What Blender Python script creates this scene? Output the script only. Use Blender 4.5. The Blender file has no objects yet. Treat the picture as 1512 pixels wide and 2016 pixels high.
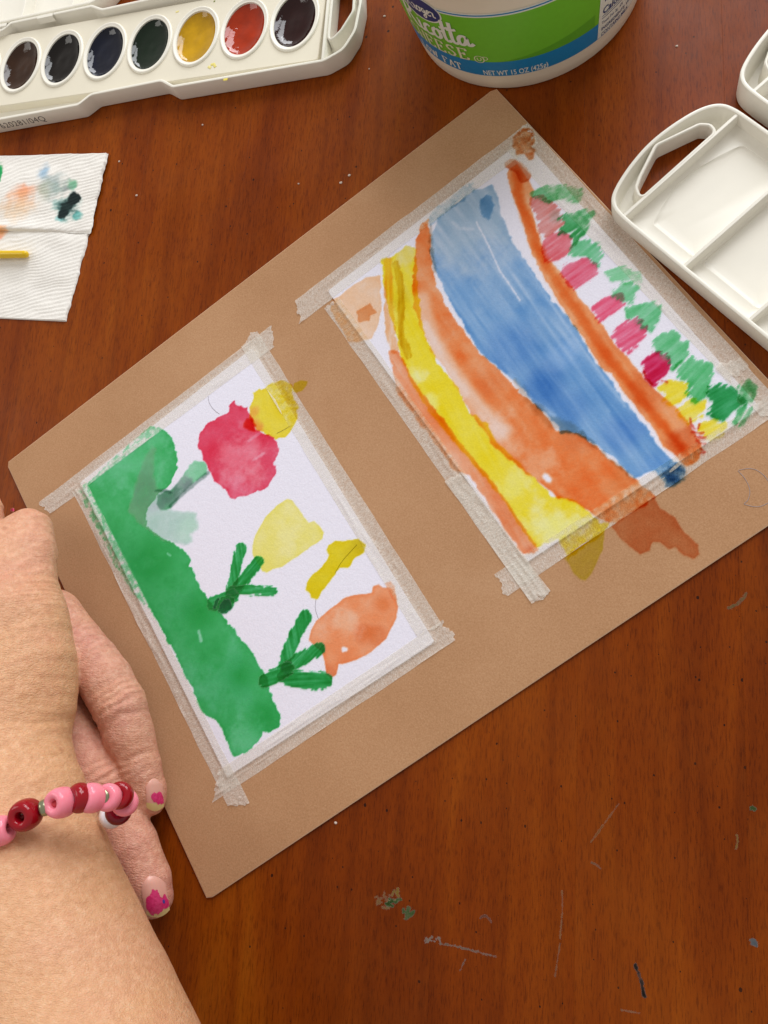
import bpy, math, random
import numpy as np
from mathutils import Vector, Matrix
from mathutils.bvhtree import BVHTree
from mathutils.geometry import tessellate_polygon
random.seed(3)
scene = bpy.context.scene
C = scene.collection
MM = 0.001

# ------------------------------------------------------------------ camera
F_PX, CAM_H = 1557.9, 294.18
RW = np.array([[0.95774432, 0.06403849, -0.28040129],
               [0.0, 0.97489869, 0.22264892],
               [0.28762095, -0.21324073, 0.93370369]])       # world -> camera
CAM = np.array([0, 0, CAM_H])
cd = bpy.data.cameras.new('camera')
cam = bpy.data.objects.new('camera', cd)
C.objects.link(cam)
mw = Matrix([list(r) for r in RW.T]).to_4x4()
mw.translation = Vector((0, 0, CAM_H * MM))
cam.matrix_world = mw
cd.sensor_fit = 'VERTICAL'
cd.sensor_height = 24
cd.sensor_width = 18
cd.lens = 24 * F_PX / 2016
cd.clip_start = 0.01
cd.clip_end = 50
scene.camera = cam

# ------------------------------------------------------------------ room light
w = bpy.data.worlds.new("World")
scene.world = w
w.use_nodes = True
bg = w.node_tree.nodes['Background']
bg.inputs[0].default_value = (1.0, 0.94, 0.87, 1)
bg.inputs[1].default_value = 0.47
scene.view_settings.view_transform = 'Standard'
scene.view_settings.look = 'None'
scene.view_settings.exposure = 0.02
scene.view_settings.gamma = 1


def window_or_fill_lamp(loc, target, sx, sy, power, col):
    ld = bpy.data.lights.new('window_or_fill_light', 'AREA')
    ld.shape = 'RECTANGLE'
    ld.size, ld.size_y = sx, sy
    ld.energy = power
    ld.color = col
    o = bpy.data.objects.new('window_or_fill_light', ld)
    C.objects.link(o)
    o.location = loc
    d = Vector(target) - Vector(loc)
    o.rotation_euler = d.to_track_quat('-Z', 'Y').to_euler()
    return o


# the two panes of the tall window the daylight falls through, plus a weak warm fill lamp added at the left
for dx in (-0.3, 0.3):
    window_or_fill_lamp((0.42 + dx, 1.5 - dx * 0.25, 0.92), (-0.08, 0.1, 0), 0.5, 1.1, 13.5, (0.95, 0.97, 1.0))
window_or_fill_lamp((-0.35, 2.3, 0.62), (-0.12, 0.2, 0), 0.7, 0.6, 9.0, (0.95, 0.97, 1.0))
window_or_fill_lamp((-1.2, 0.25, 1.1), (-0.1, 0.1, 0), 0.5, 0.7, 3.5, (1.0, 0.96, 0.9))

cy = scene.cycles
cy.transparent_max_bounces = 40
cy.max_bounces = 8


# ------------------------------------------------------------------ geometry helpers
def at(u, v, z=0.0):
    """point of the scene (mm) at height z that the photo shows at pixel u, v"""
    d = RW.T @ np.array([(u - 756) / F_PX, -(v - 1008) / F_PX, -1.0])
    return CAM + d * ((z - CAM_H) / d[2])


def at2(pts, z=1.6):
    return np.array([at(p[0], p[1], z)[:2] for p in pts])


def crop(ox, oy, s, pts):
    return [(ox + x / s, oy + y / s) for x, y in pts]


def link(name, verts, faces, mat=None, parent=None, smooth=True, sharp=None):
    me = bpy.data.meshes.new(name)
    v = np.asarray(verts, float) * MM
    me.from_pydata(v.tolist(), [], [list(map(int, f)) for f in faces])
    me.validate()
    me.update()
    if smooth:
        me.polygons.foreach_set('use_smooth', [True] * len(me.polygons))
        if sharp:
            me.set_sharp_from_angle(angle=math.radians(sharp))
    o = bpy.data.objects.new(name, me)
    C.objects.link(o)
    if mat:
        me.materials.append(mat)
    if parent is not None:
        o.parent = parent
        o.matrix_parent_inverse = parent.matrix_basis.inverted()
    return o


def thing(name, label, cat, loc=(0, 0, 0), group=None):
    o = bpy.data.objects.new(name, None)
    o.empty_display_size = 0.01
    C.objects.link(o)
    o.location = [c * MM for c in loc]
    o['label'] = label
    o['category'] = cat
    if group:
        o['group'] = group
    return o


def color_attr(o, name, cols):
    a = o.data.color_attributes.new(name, 'FLOAT_COLOR', 'POINT')
    c = np.ones((len(cols), 4), np.float32)
    c[:, :3] = cols
    a.data.foreach_set('color', c.ravel())


def float_attr(o, name, vals):
    a = o.data.attributes.new(name, 'FLOAT', 'POINT')
    a.data.foreach_set('value', np.asarray(vals, np.float32))


def grid_faces(nx, ny, keep=None):
    i = np.arange(nx - 1)[:, None] * ny + np.arange(ny - 1)[None, :]
    f = np.stack([i, i + ny, i + ny + 1, i + 1], -1).reshape(-1, 4)
    if keep is not None:
        f = f[keep.reshape(-1)]
    return f


def compact(v, f, *attrs):
    used = np.unique(f)
    m = np.zeros(len(v), int)
    m[used] = np.arange(len(used))
    return (v[used], m[f]) + tuple(a[used] for a in attrs)


def srgb(c):
    c = np.asarray(c, float) / 255
    return np.where(c <= 0.04045, c / 12.92, ((c + 0.055) / 1.055) ** 2.4)


def _hash(ix, iy, seed):
    h = (ix * 374761393 + iy * 668265263 + seed * 982451653) & 0xffffffff
    h = ((h ^ (h >> 13)) * 1274126177) & 0xffffffff
    return ((h ^ (h >> 16)) & 0xffff) / 65535.0


def noise2(x, y, seed=0):
    ix, iy = np.floor(x).astype(np.int64), np.floor(y).astype(np.int64)
    fx, fy = x - ix, y - iy
    fx, fy = fx * fx * (3 - 2 * fx), fy * fy * (3 - 2 * fy)
    a, b = _hash(ix, iy, seed), _hash(ix + 1, iy, seed)
    c, d = _hash(ix, iy + 1, seed), _hash(ix + 1, iy + 1, seed)
    return (a + (b - a) * fx) * (1 - fy) + (c + (d - c) * fx) * fy - 0.5


def fbm(x, y, seed=0, oct=3):
    r, a = 0, 1.0
    for k in range(oct):
        r = r + a * noise2(x * 2 ** k, y * 2 ** k, seed + k * 17)
        a *= 0.5
    return r


def sstep(a, b, x):
    t = np.clip((x - a) / (b - a), 0, 1)
    return t * t * (3 - 2 * t)


def seg_dist(X, Y, pts, closed):
    d = np.full(X.shape, 1e9)
    n = len(pts)
    for i in range(n if closed else n - 1):
        ax, ay = pts[i]
        bx, by = pts[(i + 1) % n]
        dx, dy = bx - ax, by - ay
        L = dx * dx + dy * dy + 1e-12
        t = np.clip(((X - ax) * dx + (Y - ay) * dy) / L, 0, 1)
        d = np.minimum(d, (X - ax - t * dx) ** 2 + (Y - ay - t * dy) ** 2)
    return np.sqrt(d)


def poly_sd(X, Y, pts):
    """signed distance, positive inside"""
    d = seg_dist(X, Y, pts, True)
    ins = np.zeros(X.shape, bool)
    n = len(pts)
    for i in range(n):
        ax, ay = pts[i]
        bx, by = pts[(i + 1) % n]
        if ay == by:
            continue
        c = (ay > Y) != (by > Y)
        ins ^= c & (X < (bx - ax) * (Y - ay) / (by - ay) + ax)
    return np.where(ins, d, -d)


def smooth_poly(pts, it=2, closed=True):
    """Chaikin corner cutting"""
    p = np.asarray(pts, float)
    for _ in range(it):
        q = np.roll(p, -1, 0)
        a, b = 0.75 * p + 0.25 * q, 0.25 * p + 0.75 * q
        if not closed:
            a, b = a[:-1], b[:-1]
        r = np.empty((2 * len(a), p.shape[1]))
        r[0::2], r[1::2] = a, b
        p = r if closed else np.vstack([p[:1], r, p[-1:]])
    return p


def resample(p, step, closed=True):
    p = np.asarray(p, float)
    q = np.vstack([p, p[:1]]) if closed else p
    L = np.r_[0, np.cumsum(np.linalg.norm(np.diff(q, axis=0), axis=1))]
    n = max(3, int(round(L[-1] / step)))
    s = np.linspace(0, L[-1], n + (0 if closed else 1), endpoint=not closed)
    return np.stack([np.interp(s, L, q[:, k]) for k in range(q.shape[1])], 1)


def fillet(pts, rad, n=6):
    """round the corners of a closed polygon; rad: one radius or one per corner"""
    p = np.asarray(pts, float)
    out = []
    N = len(p)
    for i in range(N):
        r = rad[i] if hasattr(rad, '__len__') else rad
        a, b, c = p[i - 1], p[i], p[(i + 1) % N]
        d1, d2 = a - b, c - b
        l1, l2 = np.linalg.norm(d1), np.linalg.norm(d2)
        d1, d2 = d1 / l1, d2 / l2
        ang = math.acos(max(-1, min(1, float(d1 @ d2))))
        if r <= 0 or ang > 3.1:
            out.append(b)
            continue
        t = min(r / math.tan(ang / 2), 0.48 * l1, 0.48 * l2)
        A, B = b + d1 * t, b + d2 * t
        for k in range(n + 1):
            s = k / n
            out.append((1 - s) ** 2 * A + 2 * s * (1 - s) * b + s * s * B)
    return np.array(out)


def area2(p):
    return np.sum(p[:, 0] * np.roll(p[:, 1], -1) - p[:, 1] * np.roll(p[:, 0], -1))


def inset(p, d):
    """move a closed counter-clockwise outline inwards by d"""
    t = np.roll(p, -1, 0) - np.roll(p, 1, 0)
    t /= np.linalg.norm(t, axis=1)[:, None] + 1e-9
    return p + np.stack([-t[:, 1], t[:, 0]], 1) * d


class MB:
    def __init__(self):
        self.v, self.f = [], []

    def add(self, v, f):
        o = len(self.v)
        self.v += [tuple(x) for x in v]
        self.f += [[int(i) + o for i in q] for q in f]

    def loft(self, loops, closed=True, cap_start=False, cap_end=False):
        n = len(loops[0])
        v = np.vstack(loops)
        f = []
        for k in range(len(loops) - 1):
            for i in range(n if closed else n - 1):
                j = (i + 1) % n
                f.append((k * n + i, k * n + j, (k + 1) * n + j, (k + 1) * n + i))
        if cap_start:
            f.append(list(range(n))[::-1])
        if cap_end:
            f.append(list(range((len(loops) - 1) * n, len(loops) * n)))
        self.add(v, f)

    def fill(self, outer, holes, z):
        polys = [[Vector((x, y, 0)) for x, y in pl] for pl in [outer] + holes]
        tri = tessellate_polygon(polys)
        v = [(x, y, z) for pl in [outer] + holes for x, y in pl]
        ff = []
        for t in tri:
            a, b, c = [np.array(v[i][:2]) for i in t]
            ff.append(t if np.cross(b - a, c - a) > 0 else t[::-1])
        self.add(v, ff)

    def tube(self, path, rad, n=10, caps=True):
        path = np.asarray(path, float)
        rad = np.broadcast_to(rad, (len(path),))
        loops = []
        up = np.array([0, 0, 1.0])
        for i, p in enumerate(path):
            t = path[min(i + 1, len(path) - 1)] - path[max(i - 1, 0)]
            t /= np.linalg.norm(t) + 1e-9
            a = np.cross(t, up)
            if np.linalg.norm(a) < 1e-3:
                a = np.cross(t, [1, 0, 0])
            a /= np.linalg.norm(a)
            b = np.cross(a, t)
            ang = np.linspace(0, 2 * np.pi, n, endpoint=False)
            loops.append(p + rad[i] * (np.cos(ang)[:, None] * a + np.sin(ang)[:, None] * b))
        self.loft(loops, True, caps, caps)

    def build(self, name, mat, parent=None, smooth=True, sharp=35):
        return link(name, self.v, self.f, mat, parent, smooth, sharp)


def z3(p, z):
    return np.c_[p, np.full(len(p), float(z))]


# ------------------------------------------------------------------ materials
class NT:
    def __init__(self, name):
        self.m = bpy.data.materials.new(name)
        self.m.use_nodes = True
        self.t = self.m.node_tree
        self.p = self.t.nodes['Principled BSDF']
        self.out = self.t.nodes['Material Output']
        self.tc = None

    def n(self, typ, ins=None, **kw):
        nd = self.t.nodes.new(typ)
        for k, v in kw.items():
            setattr(nd, k, v)
        for k, v in (ins or {}).items():
            self.set(nd, k, v)
        return nd

    def set(self, nd, k, v):
        s = nd.inputs[k]
        if isinstance(v, bpy.types.NodeSocket):
            self.t.links.new(v, s)
        elif isinstance(v, (tuple, list, np.ndarray)) and s.type == 'RGBA':
            s.default_value = (*[float(x) for x in v[:3]], 1)
        else:
            s.default_value = v

    def obj(self, scale=(1, 1, 1), rot=(0, 0, 0)):
        if not self.tc:
            self.tc = self.n('ShaderNodeTexCoord')
        mp = self.n('ShaderNodeMapping', {'Vector': self.tc.outputs['Object'], 'Scale': scale, 'Rotation': rot})
        return mp.outputs[0]

    def noise(self, vec, scale, detail=3, rough=0.5, dist=0.0):
        return self.n('ShaderNodeTexNoise', {'Vector': vec, 'Scale': scale, 'Detail': detail, 'Roughness': rough, 'Distortion': dist}).outputs['Fac']

    def ramp(self, fac, stops, interp='LINEAR'):
        r = self.n('ShaderNodeValToRGB', {'Fac': fac})
        r.color_ramp.interpolation = interp
        e = r.color_ramp.elements
        while len(e) < len(stops):
            e.new(0.5)
        for k, (p, c) in enumerate(stops):
            e[k].position = p
            c = c if hasattr(c, '__len__') else (c, c, c)
            e[k].color = (*[float(x) for x in c[:3]], 1)
        return r.outputs[0]

    def mix(self, fac, a, b, typ='MIX'):
        m = self.n('ShaderNodeMix', data_type='RGBA', blend_type=typ)
        for s, v in ((m.inputs[0], fac), (m.inputs[6], a), (m.inputs[7], b)):
            if isinstance(v, bpy.types.NodeSocket):
                self.t.links.new(v, s)
            elif hasattr(v, '__len__'):
                s.default_value = (*[float(x) for x in v[:3]], 1)
            else:
                s.default_value = v
        return m.outputs[2]

    def math(self, op, a, b=0.0, c=0.0):
        m = self.n('ShaderNodeMath', operation=op)
        for i, v in enumerate((a, b, c)):
            if isinstance(v, bpy.types.NodeSocket):
                self.t.links.new(v, m.inputs[i])
            else:
                m.inputs[i].default_value = v
        return m.outputs[0]

    def bump(self, h, dist, strength=1.0, normal=None):
        b = self.n('ShaderNodeBump', {'Height': h, 'Distance': dist, 'Strength': strength})
        if normal is not None:
            self.set(b, 'Normal', normal)
        return b.outputs[0]

    def pr(self, **kw):
        for k, v in kw.items():
            self.set(self.p, k.replace('_', ' '), v)
        return self


def simple(name, col, rough=0.4, spec=0.5, **kw):
    n = NT(name)
    n.pr(Base_Color=srgb(col), Roughness=rough)
    n.set(n.p, 'Specular IOR Level', spec)
    for k, v in kw.items():
        n.set(n.p, k.replace('_', ' '), v)
    return n.m


def mat_wood():
    n = NT('cherry_wood')
    rnd = n.n('ShaderNodeObjectInfo').outputs['Random']
    off = n.n('ShaderNodeCombineXYZ', {'X': n.math('MULTIPLY', rnd, 3.7), 'Y': n.math('MULTIPLY', rnd, 11.3), 'Z': rnd}).outputs[0]
    tc = n.n('ShaderNodeTexCoord').outputs['Object']
    base = n.n('ShaderNodeVectorMath', {0: tc, 1: off}, operation='ADD').outputs[0]
    mp = lambda sc, rot=(0, 0, 0): n.n('ShaderNodeMapping', {'Vector': base, 'Scale': sc, 'Rotation': rot}).outputs[0]
    broad = n.noise(n.n('ShaderNodeMapping', {'Vector': n.n('ShaderNodeNewGeometry').outputs['Position'], 'Scale': (9, 2.2, 1)}).outputs[0], 2.0, 4, 0.55, 0.9)
    grain = n.noise(mp((130, 7, 1), (0, 0, 0.03)), 1.6, 4, 0.62, 0.5)
    fine = n.noise(mp((1900, 210, 1)), 1.0, 4, 0.7)
    tone = n.math('ADD', n.math('ADD', n.math('MULTIPLY', broad, 0.74), n.math('MULTIPLY', grain, 0.26)), n.math('MULTIPLY', n.math('SUBTRACT', rnd, 0.5), 0.06))
    col = n.ramp(tone, [(0.28, srgb((98, 37, 2))), (0.45, srgb((121, 51, 3))), (0.58, srgb((136, 63, 5))), (0.76, srgb((158, 86, 12)))])
    # cathedral figure in the broad boards
    wv = n.n('ShaderNodeTexWave', {'Vector': mp((1, 0.13, 1), (0, 0, 0.05)), 'Scale': 15.0, 'Distortion': 11.0, 'Detail': 3.0, 'Detail Scale': 1.0, 'Detail Roughness': 0.6}, wave_type='BANDS', bands_direction='X').outputs['Fac']
    col = n.mix(n.ramp(wv, [(0.0, 0.3), (0.16, 0.0)]), col, n.mix(1.0, col, (0.6, 0.52, 0.45), 'MULTIPLY'))
    # short dark pores
    col = n.mix(n.ramp(fine, [(0.34, 0.7), (0.5, 0.0)]), col, n.mix(1.0, col, (0.42, 0.34, 0.3), 'MULTIPLY'))
    col = n.mix(n.ramp(fine, [(0.56, 0.0), (0.75, 0.35)]), col, n.mix(1.0, col, (1.35, 1.35, 1.3), 'MULTIPLY'))
    # specks of the distressed finish
    spots = None
    for sc, lo, vr, kp in ((92, 0.012, 0.045, 0.4), (150, 0.012, 0.04, 0.5)):
        vo = n.n('ShaderNodeTexVoronoi', {'Vector': mp((sc, sc * 0.8, 1)), 'Scale': 1.0, 'Randomness': 1.0}, feature='F1', voronoi_dimensions='2D')
        sp = n.n('ShaderNodeSeparateColor', {0: vo.outputs['Color']})
        keep = n.math('GREATER_THAN', sp.outputs[0], kp)
        dist = n.math('ADD', vo.outputs['Distance'], n.math('MULTIPLY', n.noise(mp((1, 1, 1)), 1700, 2), 0.03))
        q = n.math('MULTIPLY', n.math('LESS_THAN', dist, n.math('ADD', n.math('MULTIPLY', n.math('POWER', sp.outputs[1], 4.0), vr), lo + 0.012)), keep)
        spots = q if spots is None else n.math('MAXIMUM', spots, q)
    col = n.mix(n.math('MULTIPLY', spots, 0.88), col, (0.012, 0.005, 0.004))
    # rubbed, slightly bleached varnish
    bloom = n.ramp(n.noise(mp((1, 1, 1), (0, 0, 0.5)), 16, 5, 0.65), [(0.5, 0.0), (0.8, 0.22)])
    col = n.mix(bloom, col, srgb((150, 82, 26)))
    h = n.math('SUBTRACT', n.math('MULTIPLY', fine, 0.5), n.math('MULTIPLY', spots, 0.6))
    rough = n.ramp(n.noise(tc, 40, 4, 0.6), [(0.3, 0.34), (0.7, 0.5)])
    n.pr(Base_Color=col, Roughness=rough, Normal=n.bump(h, 0.00008, 0.6))
    n.set(n.p, 'Specular IOR Level', 0.11)
    return n.m


def mat_kraft():
    n = NT('kraft_chipboard')
    a = n.noise(n.obj((1500, 1500, 1500)), 1.0, 4, 0.7)
    b = n.noise(n.obj((2600, 700, 1), (0, 0, 0.7)), 1.0, 2, 0.6)
    c = n.noise(n.obj((650, 2400, 1), (0, 0, 0.4)), 1.0, 2, 0.6)
    d = n.noise(n.obj(), 24, 3, 0.5)
    col = n.ramp(n.math('ADD', n.math('MULTIPLY', a, 0.7), n.math('MULTIPLY', d, 0.3)), [(0.3, srgb((164, 122, 86))), (0.5, srgb((180, 137, 101))), (0.7, srgb((193, 152, 116)))])
    col = n.mix(n.ramp(b, [(0.66, 0.0), (0.74, 0.5)]), col, srgb((205, 170, 135)))
    col = n.mix(n.ramp(c, [(0.67, 0.0), (0.75, 0.5)]), col, srgb((120, 80, 52)))
    smu = n.noise(n.obj((1, 1, 1), (0, 0, 0.6)), 13, 5, 0.6, 0.5)
    col = n.mix(n.ramp(smu, [(0.3, 0.3), (0.5, 0.0)]), col, n.mix(1.0, col, (0.84, 0.80, 0.76), 'MULTIPLY'))
    col = n.mix(n.ramp(smu, [(0.56, 0.0), (0.75, 0.25)]), col, srgb((204, 166, 132)))
    n.pr(Base_Color=col, Roughness=0.88, Normal=n.bump(a, 0.00012, 0.5))
    n.set(n.p, 'Specular IOR Level', 0.2)
    return n.m


def mat_paper():
    n = NT('watercolour_paper')
    a = n.noise(n.obj(), 1300, 4, 0.6)
    b = n.noise(n.obj(), 420, 3, 0.5)
    col = n.ramp(a, [(0.3, srgb((224, 222, 237))), (0.7, srgb((234, 232, 246)))])
    n.pr(Base_Color=col, Roughness=0.85, Normal=n.bump(n.math('ADD', a, b), 0.00016, 0.55))
    n.set(n.p, 'Specular IOR Level', 0.25)
    return n.m


def mat_paint():
    n = NT('watercolour_paint')
    tint = n.n('ShaderNodeAttribute', attribute_name='tint').outputs['Color']
    body = n.n('ShaderNodeAttribute', attribute_name='body').outputs['Fac']
    tr = n.n('ShaderNodeBsdfTransparent', {'Color': tint})
    g = n.noise(n.obj(), 900, 3, 0.6)
    n.pr(Base_Color=n.mix(1.0, tint, tint, 'MULTIPLY'), Roughness=0.42, Normal=n.bump(g, 0.00018, 0.6))
    n.set(n.p, 'Specular IOR Level', 0.4)
    mx = n.n('ShaderNodeMixShader', {'Fac': body})
    n.t.links.new(tr.outputs[0], mx.inputs[1])
    n.t.links.new(n.p.outputs[0], mx.inputs[2])
    n.t.links.new(mx.outputs[0], n.out.inputs[0])
    return n.m


def mat_tape():
    n = NT('masking_tape')
    a = n.noise(n.obj((700, 700, 700)), 1.0, 4, 0.7)
    uv = n.n('ShaderNodeAttribute', attribute_name='strip').outputs['Vector']
    cr = n.noise(n.n('ShaderNodeMapping', {'Vector': uv, 'Scale': (1.3, 0.28, 1)}).outputs[0], 1.0, 4, 0.65, 0.4)
    fib = n.noise(n.n('ShaderNodeMapping', {'Vector': uv, 'Scale': (2.6, 1.1, 1)}).outputs[0], 1.0, 3, 0.7, 1.0)
    tr = n.n('ShaderNodeBsdfTransparent', {'Color': (0.98, 0.96, 0.93)})
    n.pr(Base_Color=srgb((248, 244, 236)), Roughness=0.5, Normal=n.bump(n.math('ADD', n.math('MULTIPLY', cr, 1.2), n.math('MULTIPLY', a, 0.6)), 0.00045, 0.7))
    n.set(n.p, 'Specular IOR Level', 0.35)
    fac = n.ramp(n.math('ADD', n.math('MULTIPLY', fib, 0.7), n.math('MULTIPLY', a, 0.3)), [(0.36, 0.30), (0.5, 0.53), (0.64, 0.8)])
    mx = n.n('ShaderNodeMixShader', {'Fac': fac})
    tl = n.n('ShaderNodeBsdfTranslucent', {'Color': (0.97, 0.95, 0.91)})
    m2 = n.n('ShaderNodeMixShader', {'Fac': 0.24})
    n.t.links.new(n.p.outputs[0], m2.inputs[1])
    n.t.links.new(tl.outputs[0], m2.inputs[2])
    n.t.links.new(tr.outputs[0], mx.inputs[1])
    n.t.links.new(m2.outputs[0], mx.inputs[2])
    n.t.links.new(mx.outputs[0], n.out.inputs[0])
    return n.m


def mat_plastic(name, col, rough=0.34, sss=0.0):
    n = NT(name)
    a = n.noise(n.obj(), 60, 3, 0.6)
    c = srgb(col)
    n.pr(Base_Color=n.ramp(a, [(0.3, c * 0.965), (0.7, c)]), Roughness=rough, Normal=n.bump(n.noise(n.obj(), 900, 2), 0.00002, 0.4))
    n.set(n.p, 'Specular IOR Level', 0.4)
    if sss:
        n.set(n.p, 'Subsurface Weight', sss)
        n.set(n.p, 'Subsurface Radius', (1, 0.9, 0.8))
        n.set(n.p, 'Subsurface Scale', 0.002)
    return n.m


def mat_napkin():
    n = NT('paper_towel')
    st = n.n('ShaderNodeAttribute', attribute_name='stain').outputs['Color']
    a = n.noise(n.obj(), 1500, 3, 0.7)
    base = n.ramp(a, [(0.3, srgb((226, 222, 215))), (0.7, srgb((240, 237, 232)))])
    n.pr(Base_Color=n.mix(1.0, base, st, 'MULTIPLY'), Roughness=0.95, Normal=n.bump(a, 0.0002, 0.5))
    n.set(n.p, 'Specular IOR Level', 0.1)
    return n.m


def mat_skin():
    n = NT('skin')
    pk = n.n('ShaderNodeAttribute', attribute_name='pink').outputs['Fac']
    big = n.noise(n.obj(), 45, 4, 0.6)
    mot = n.noise(n.obj(), 420, 4, 0.65)
    arm = n.ramp(mot, [(0.3, srgb((212, 158, 117))), (0.5, srgb((221, 168, 126))), (0.7, srgb((229, 181, 141)))])
    fin = n.ramp(mot, [(0.3, srgb((198, 132, 116))), (0.5, srgb((211, 149, 131))), (0.7, srgb((224, 170, 150)))])
    col = n.mix(n.math('MULTIPLY', pk, n.ramp(big, [(0.3, 0.6), (0.6, 1.0)])), arm, fin)
    col = n.mix(n.ramp(big, [(0.55, 0.0), (0.75, 0.25)]), col, srgb((214, 138, 112)))
    # freckles
    vo = n.n('ShaderNodeTexVoronoi', {'Vector': n.obj((70, 70, 70)), 'Scale': 1.0}, feature='F1')
    rnd = n.n('ShaderNodeSeparateColor', {0: vo.outputs['Color']}).outputs[0]
    fr = n.math('MULTIPLY', n.ramp(vo.outputs['Distance'], [(0.02, 0.5), (0.12, 0.0)]), n.math('GREATER_THAN', rnd, 0.72))
    col = n.mix(fr, col, srgb((176, 110, 78)))
    # fine crossing skin lines and pores
    l1 = n.n('ShaderNodeTexVoronoi', {'Vector': n.obj((1000, 2300, 1200), (0.1, 0.0, 0.5)), 'Scale': 1.0}, feature='DISTANCE_TO_EDGE').outputs['Distance']
    lines = n.ramp(l1, [(0.0, 0.0), (0.25, 1.0)])
    wr = n.noise(n.obj((150, 700, 260), (0, 0, 0.5)), 1.0, 5, 0.6, 0.8)
    wr2 = n.noise(n.obj((700, 230, 300), (0, 0, 0.5)), 1.0, 4, 0.6, 0.8)
    por = n.noise(n.obj(), 1500, 3, 0.6)
    hd = n.n('ShaderNodeAttribute', attribute_name='hand').outputs['Fac']
    l2 = n.n('ShaderNodeTexVoronoi', {'Vector': n.n('ShaderNodeVectorMath', {0: n.obj((430, 1150, 520), (0.0, 0.1, 0.55)), 1: n.n('ShaderNodeVectorMath', {0: n.n('ShaderNodeTexNoise', {'Vector': n.obj(), 'Scale': 160.0}).outputs['Color'], 1: (1.6, 1.6, 1.6)}, operation='MULTIPLY').outputs[0]}, operation='ADD').outputs[0], 'Scale': 1.0}, feature='DISTANCE_TO_EDGE').outputs['Distance']
    deep = n.math('MULTIPLY', n.math('MULTIPLY', n.ramp(l2, [(0.0, 0.0), (0.3, 1.0)]), 0.2), hd)
    h = n.math('ADD', n.math('ADD', n.math('ADD', deep, n.math('MULTIPLY', lines, 0.16)), n.math('MULTIPLY', wr, 0.9)), n.math('ADD', n.math('MULTIPLY', wr2, 0.6), n.math('MULTIPLY', por, 0.5)))
    n.pr(Base_Color=col, Roughness=0.44, Normal=n.bump(h, 0.0006, 0.7))
    n.set(n.p, 'Specular IOR Level', 0.42)
    n.set(n.p, 'Subsurface Weight', 0.18)
    n.set(n.p, 'Subsurface Radius', (1.0, 0.4, 0.2))
    n.set(n.p, 'Subsurface Scale', 0.0022)
    return n.m


WOOD, KRAFT, PAPER, PAINT, TAPE = mat_wood(), mat_kraft(), mat_paper(), mat_paint(), mat_tape()
EDGE = simple('cut_board_edge', (214, 178, 146), 0.9, 0.2)
WHITE = mat_plastic('white_plastic', (236, 232, 220))
CREAM = mat_plastic('cream_card', (226, 219, 200), 0.5)
NAPKIN, SKIN = mat_napkin(), mat_skin()

# ------------------------------------------------------------------ table
table = thing('table', 'glossy reddish brown wooden table top with dark specks and scratches under everything', 'table', (0, 0, 0))
seams = [at(846, 1900)[0], at(1134, 1650)[0], at(1468, 1500)[0]]
xs_ = [-620, -566, -508, -447, -394, -338, -281, -226, -170, -112] + [seams[0], seams[1], seams[2]] + [seams[2] + 58 * k for k in range(1, 8)]
for xa, xb in zip(xs_[:-1], xs_[1:]):
    # staves glued edge to edge, a hair of a V groove at each joint
    o_ = np.array([((xa + xb) / 2, 0, 0)])
    pq = np.array([(xa + 0.008, -420), (xb - 0.008, -420), (xb - 0.008, 760), (xa + 0.008, 760)], float) - o_[0, :2]
    m = MB()
    m.loft([z3(pq, -24), z3(pq, -0.03), np.c_[pq * np.array([1 - 0.08 / (xb - xa), 1.0]), np.zeros(4)]], cap_end=True)
    o = m.build('plank', WOOD, table, smooth=False)
    o.location = (o_[0, 0] * MM, 0, 0)

# ------------------------------------------------------------------ kraft board
BOARD_Z = 1.2
board = thing('kraft_board', 'brown kraft chipboard sheet that both taped paintings are fixed to', 'board', at(700, 1000, 0))
bq = at2([(12, 912), (975, 172), (1678.5, 924), (408, 1773)], BOARD_Z)
if area2(bq) < 0:
    bq = bq[::-1]
bp = resample(fillet(bq, 1.0, 3), 3.0)
m = MB()
m.fill(inset(bp, 0.35), [], BOARD_Z)
m.build('board_face', KRAFT, board)
m = MB()
m.loft([z3(inset(bp, 0.3), 0.05), z3(bp, 0.25), z3(bp, BOARD_Z - 0.25), z3(inset(bp, 0.35), BOARD_Z)])
m.build('cut_edge', EDGE, board)

# ------------------------------------------------------------------ paper cards and tape: shared heights
PT = 0.45
cards = {'l': [(157, 950), (497, 685), (856, 1264), (447, 1530)],
         'r': [(645, 573), (1030, 275), (1497, 803), (1037, 1107)]}
cardP = {}
for k, q in cards.items():
    p = at2(q, BOARD_Z + PT)
    cardP[k] = p[::-1] if area2(p) < 0 else p
# each strip: outer start, outer end, inner end, inner start (photo pixels), which card
TAPES = [
    ('l', [(143, 969), (448, 1588), (492, 1583), (166, 941)]),
    ('l', [(503, 648), (870, 1230), (822, 1256), (474, 682)]),
    ('l', [(72, 991), (533, 640), (543, 680), (100, 1010)]),
    ('l', [(419, 1580), (900, 1258), (869, 1222), (429, 1518)]),
    ('r', [(638, 606), (1044, 1184), (1084, 1166), (668, 586)]),
    ('r', [(998, 1174), (1545, 804), (1545, 756), (972, 1131)]),
    ('r', [(1037, 240), (1475, 721), (1436, 752), (1000, 300)]),
    ('r', [(582, 590), (1034, 244), (1060, 281), (590, 636)]),
    ('r', [(1452, 700), (1560, 816), (1500, 822), (1404, 724)]),
    ('r', [(876, 948), (1047, 1188), (1088, 1169), (908, 934)]),
]
TAPE_Q = [at2(q, BOARD_Z + 0.5) for k, q in TAPES]


def tape_cover(X, Y, upto=99):
    c = np.zeros(X.shape)
    for q in TAPE_Q[:upto]:
        c += sstep(-0.15, 0.35, poly_sd(X, Y, q))
    return c


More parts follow.
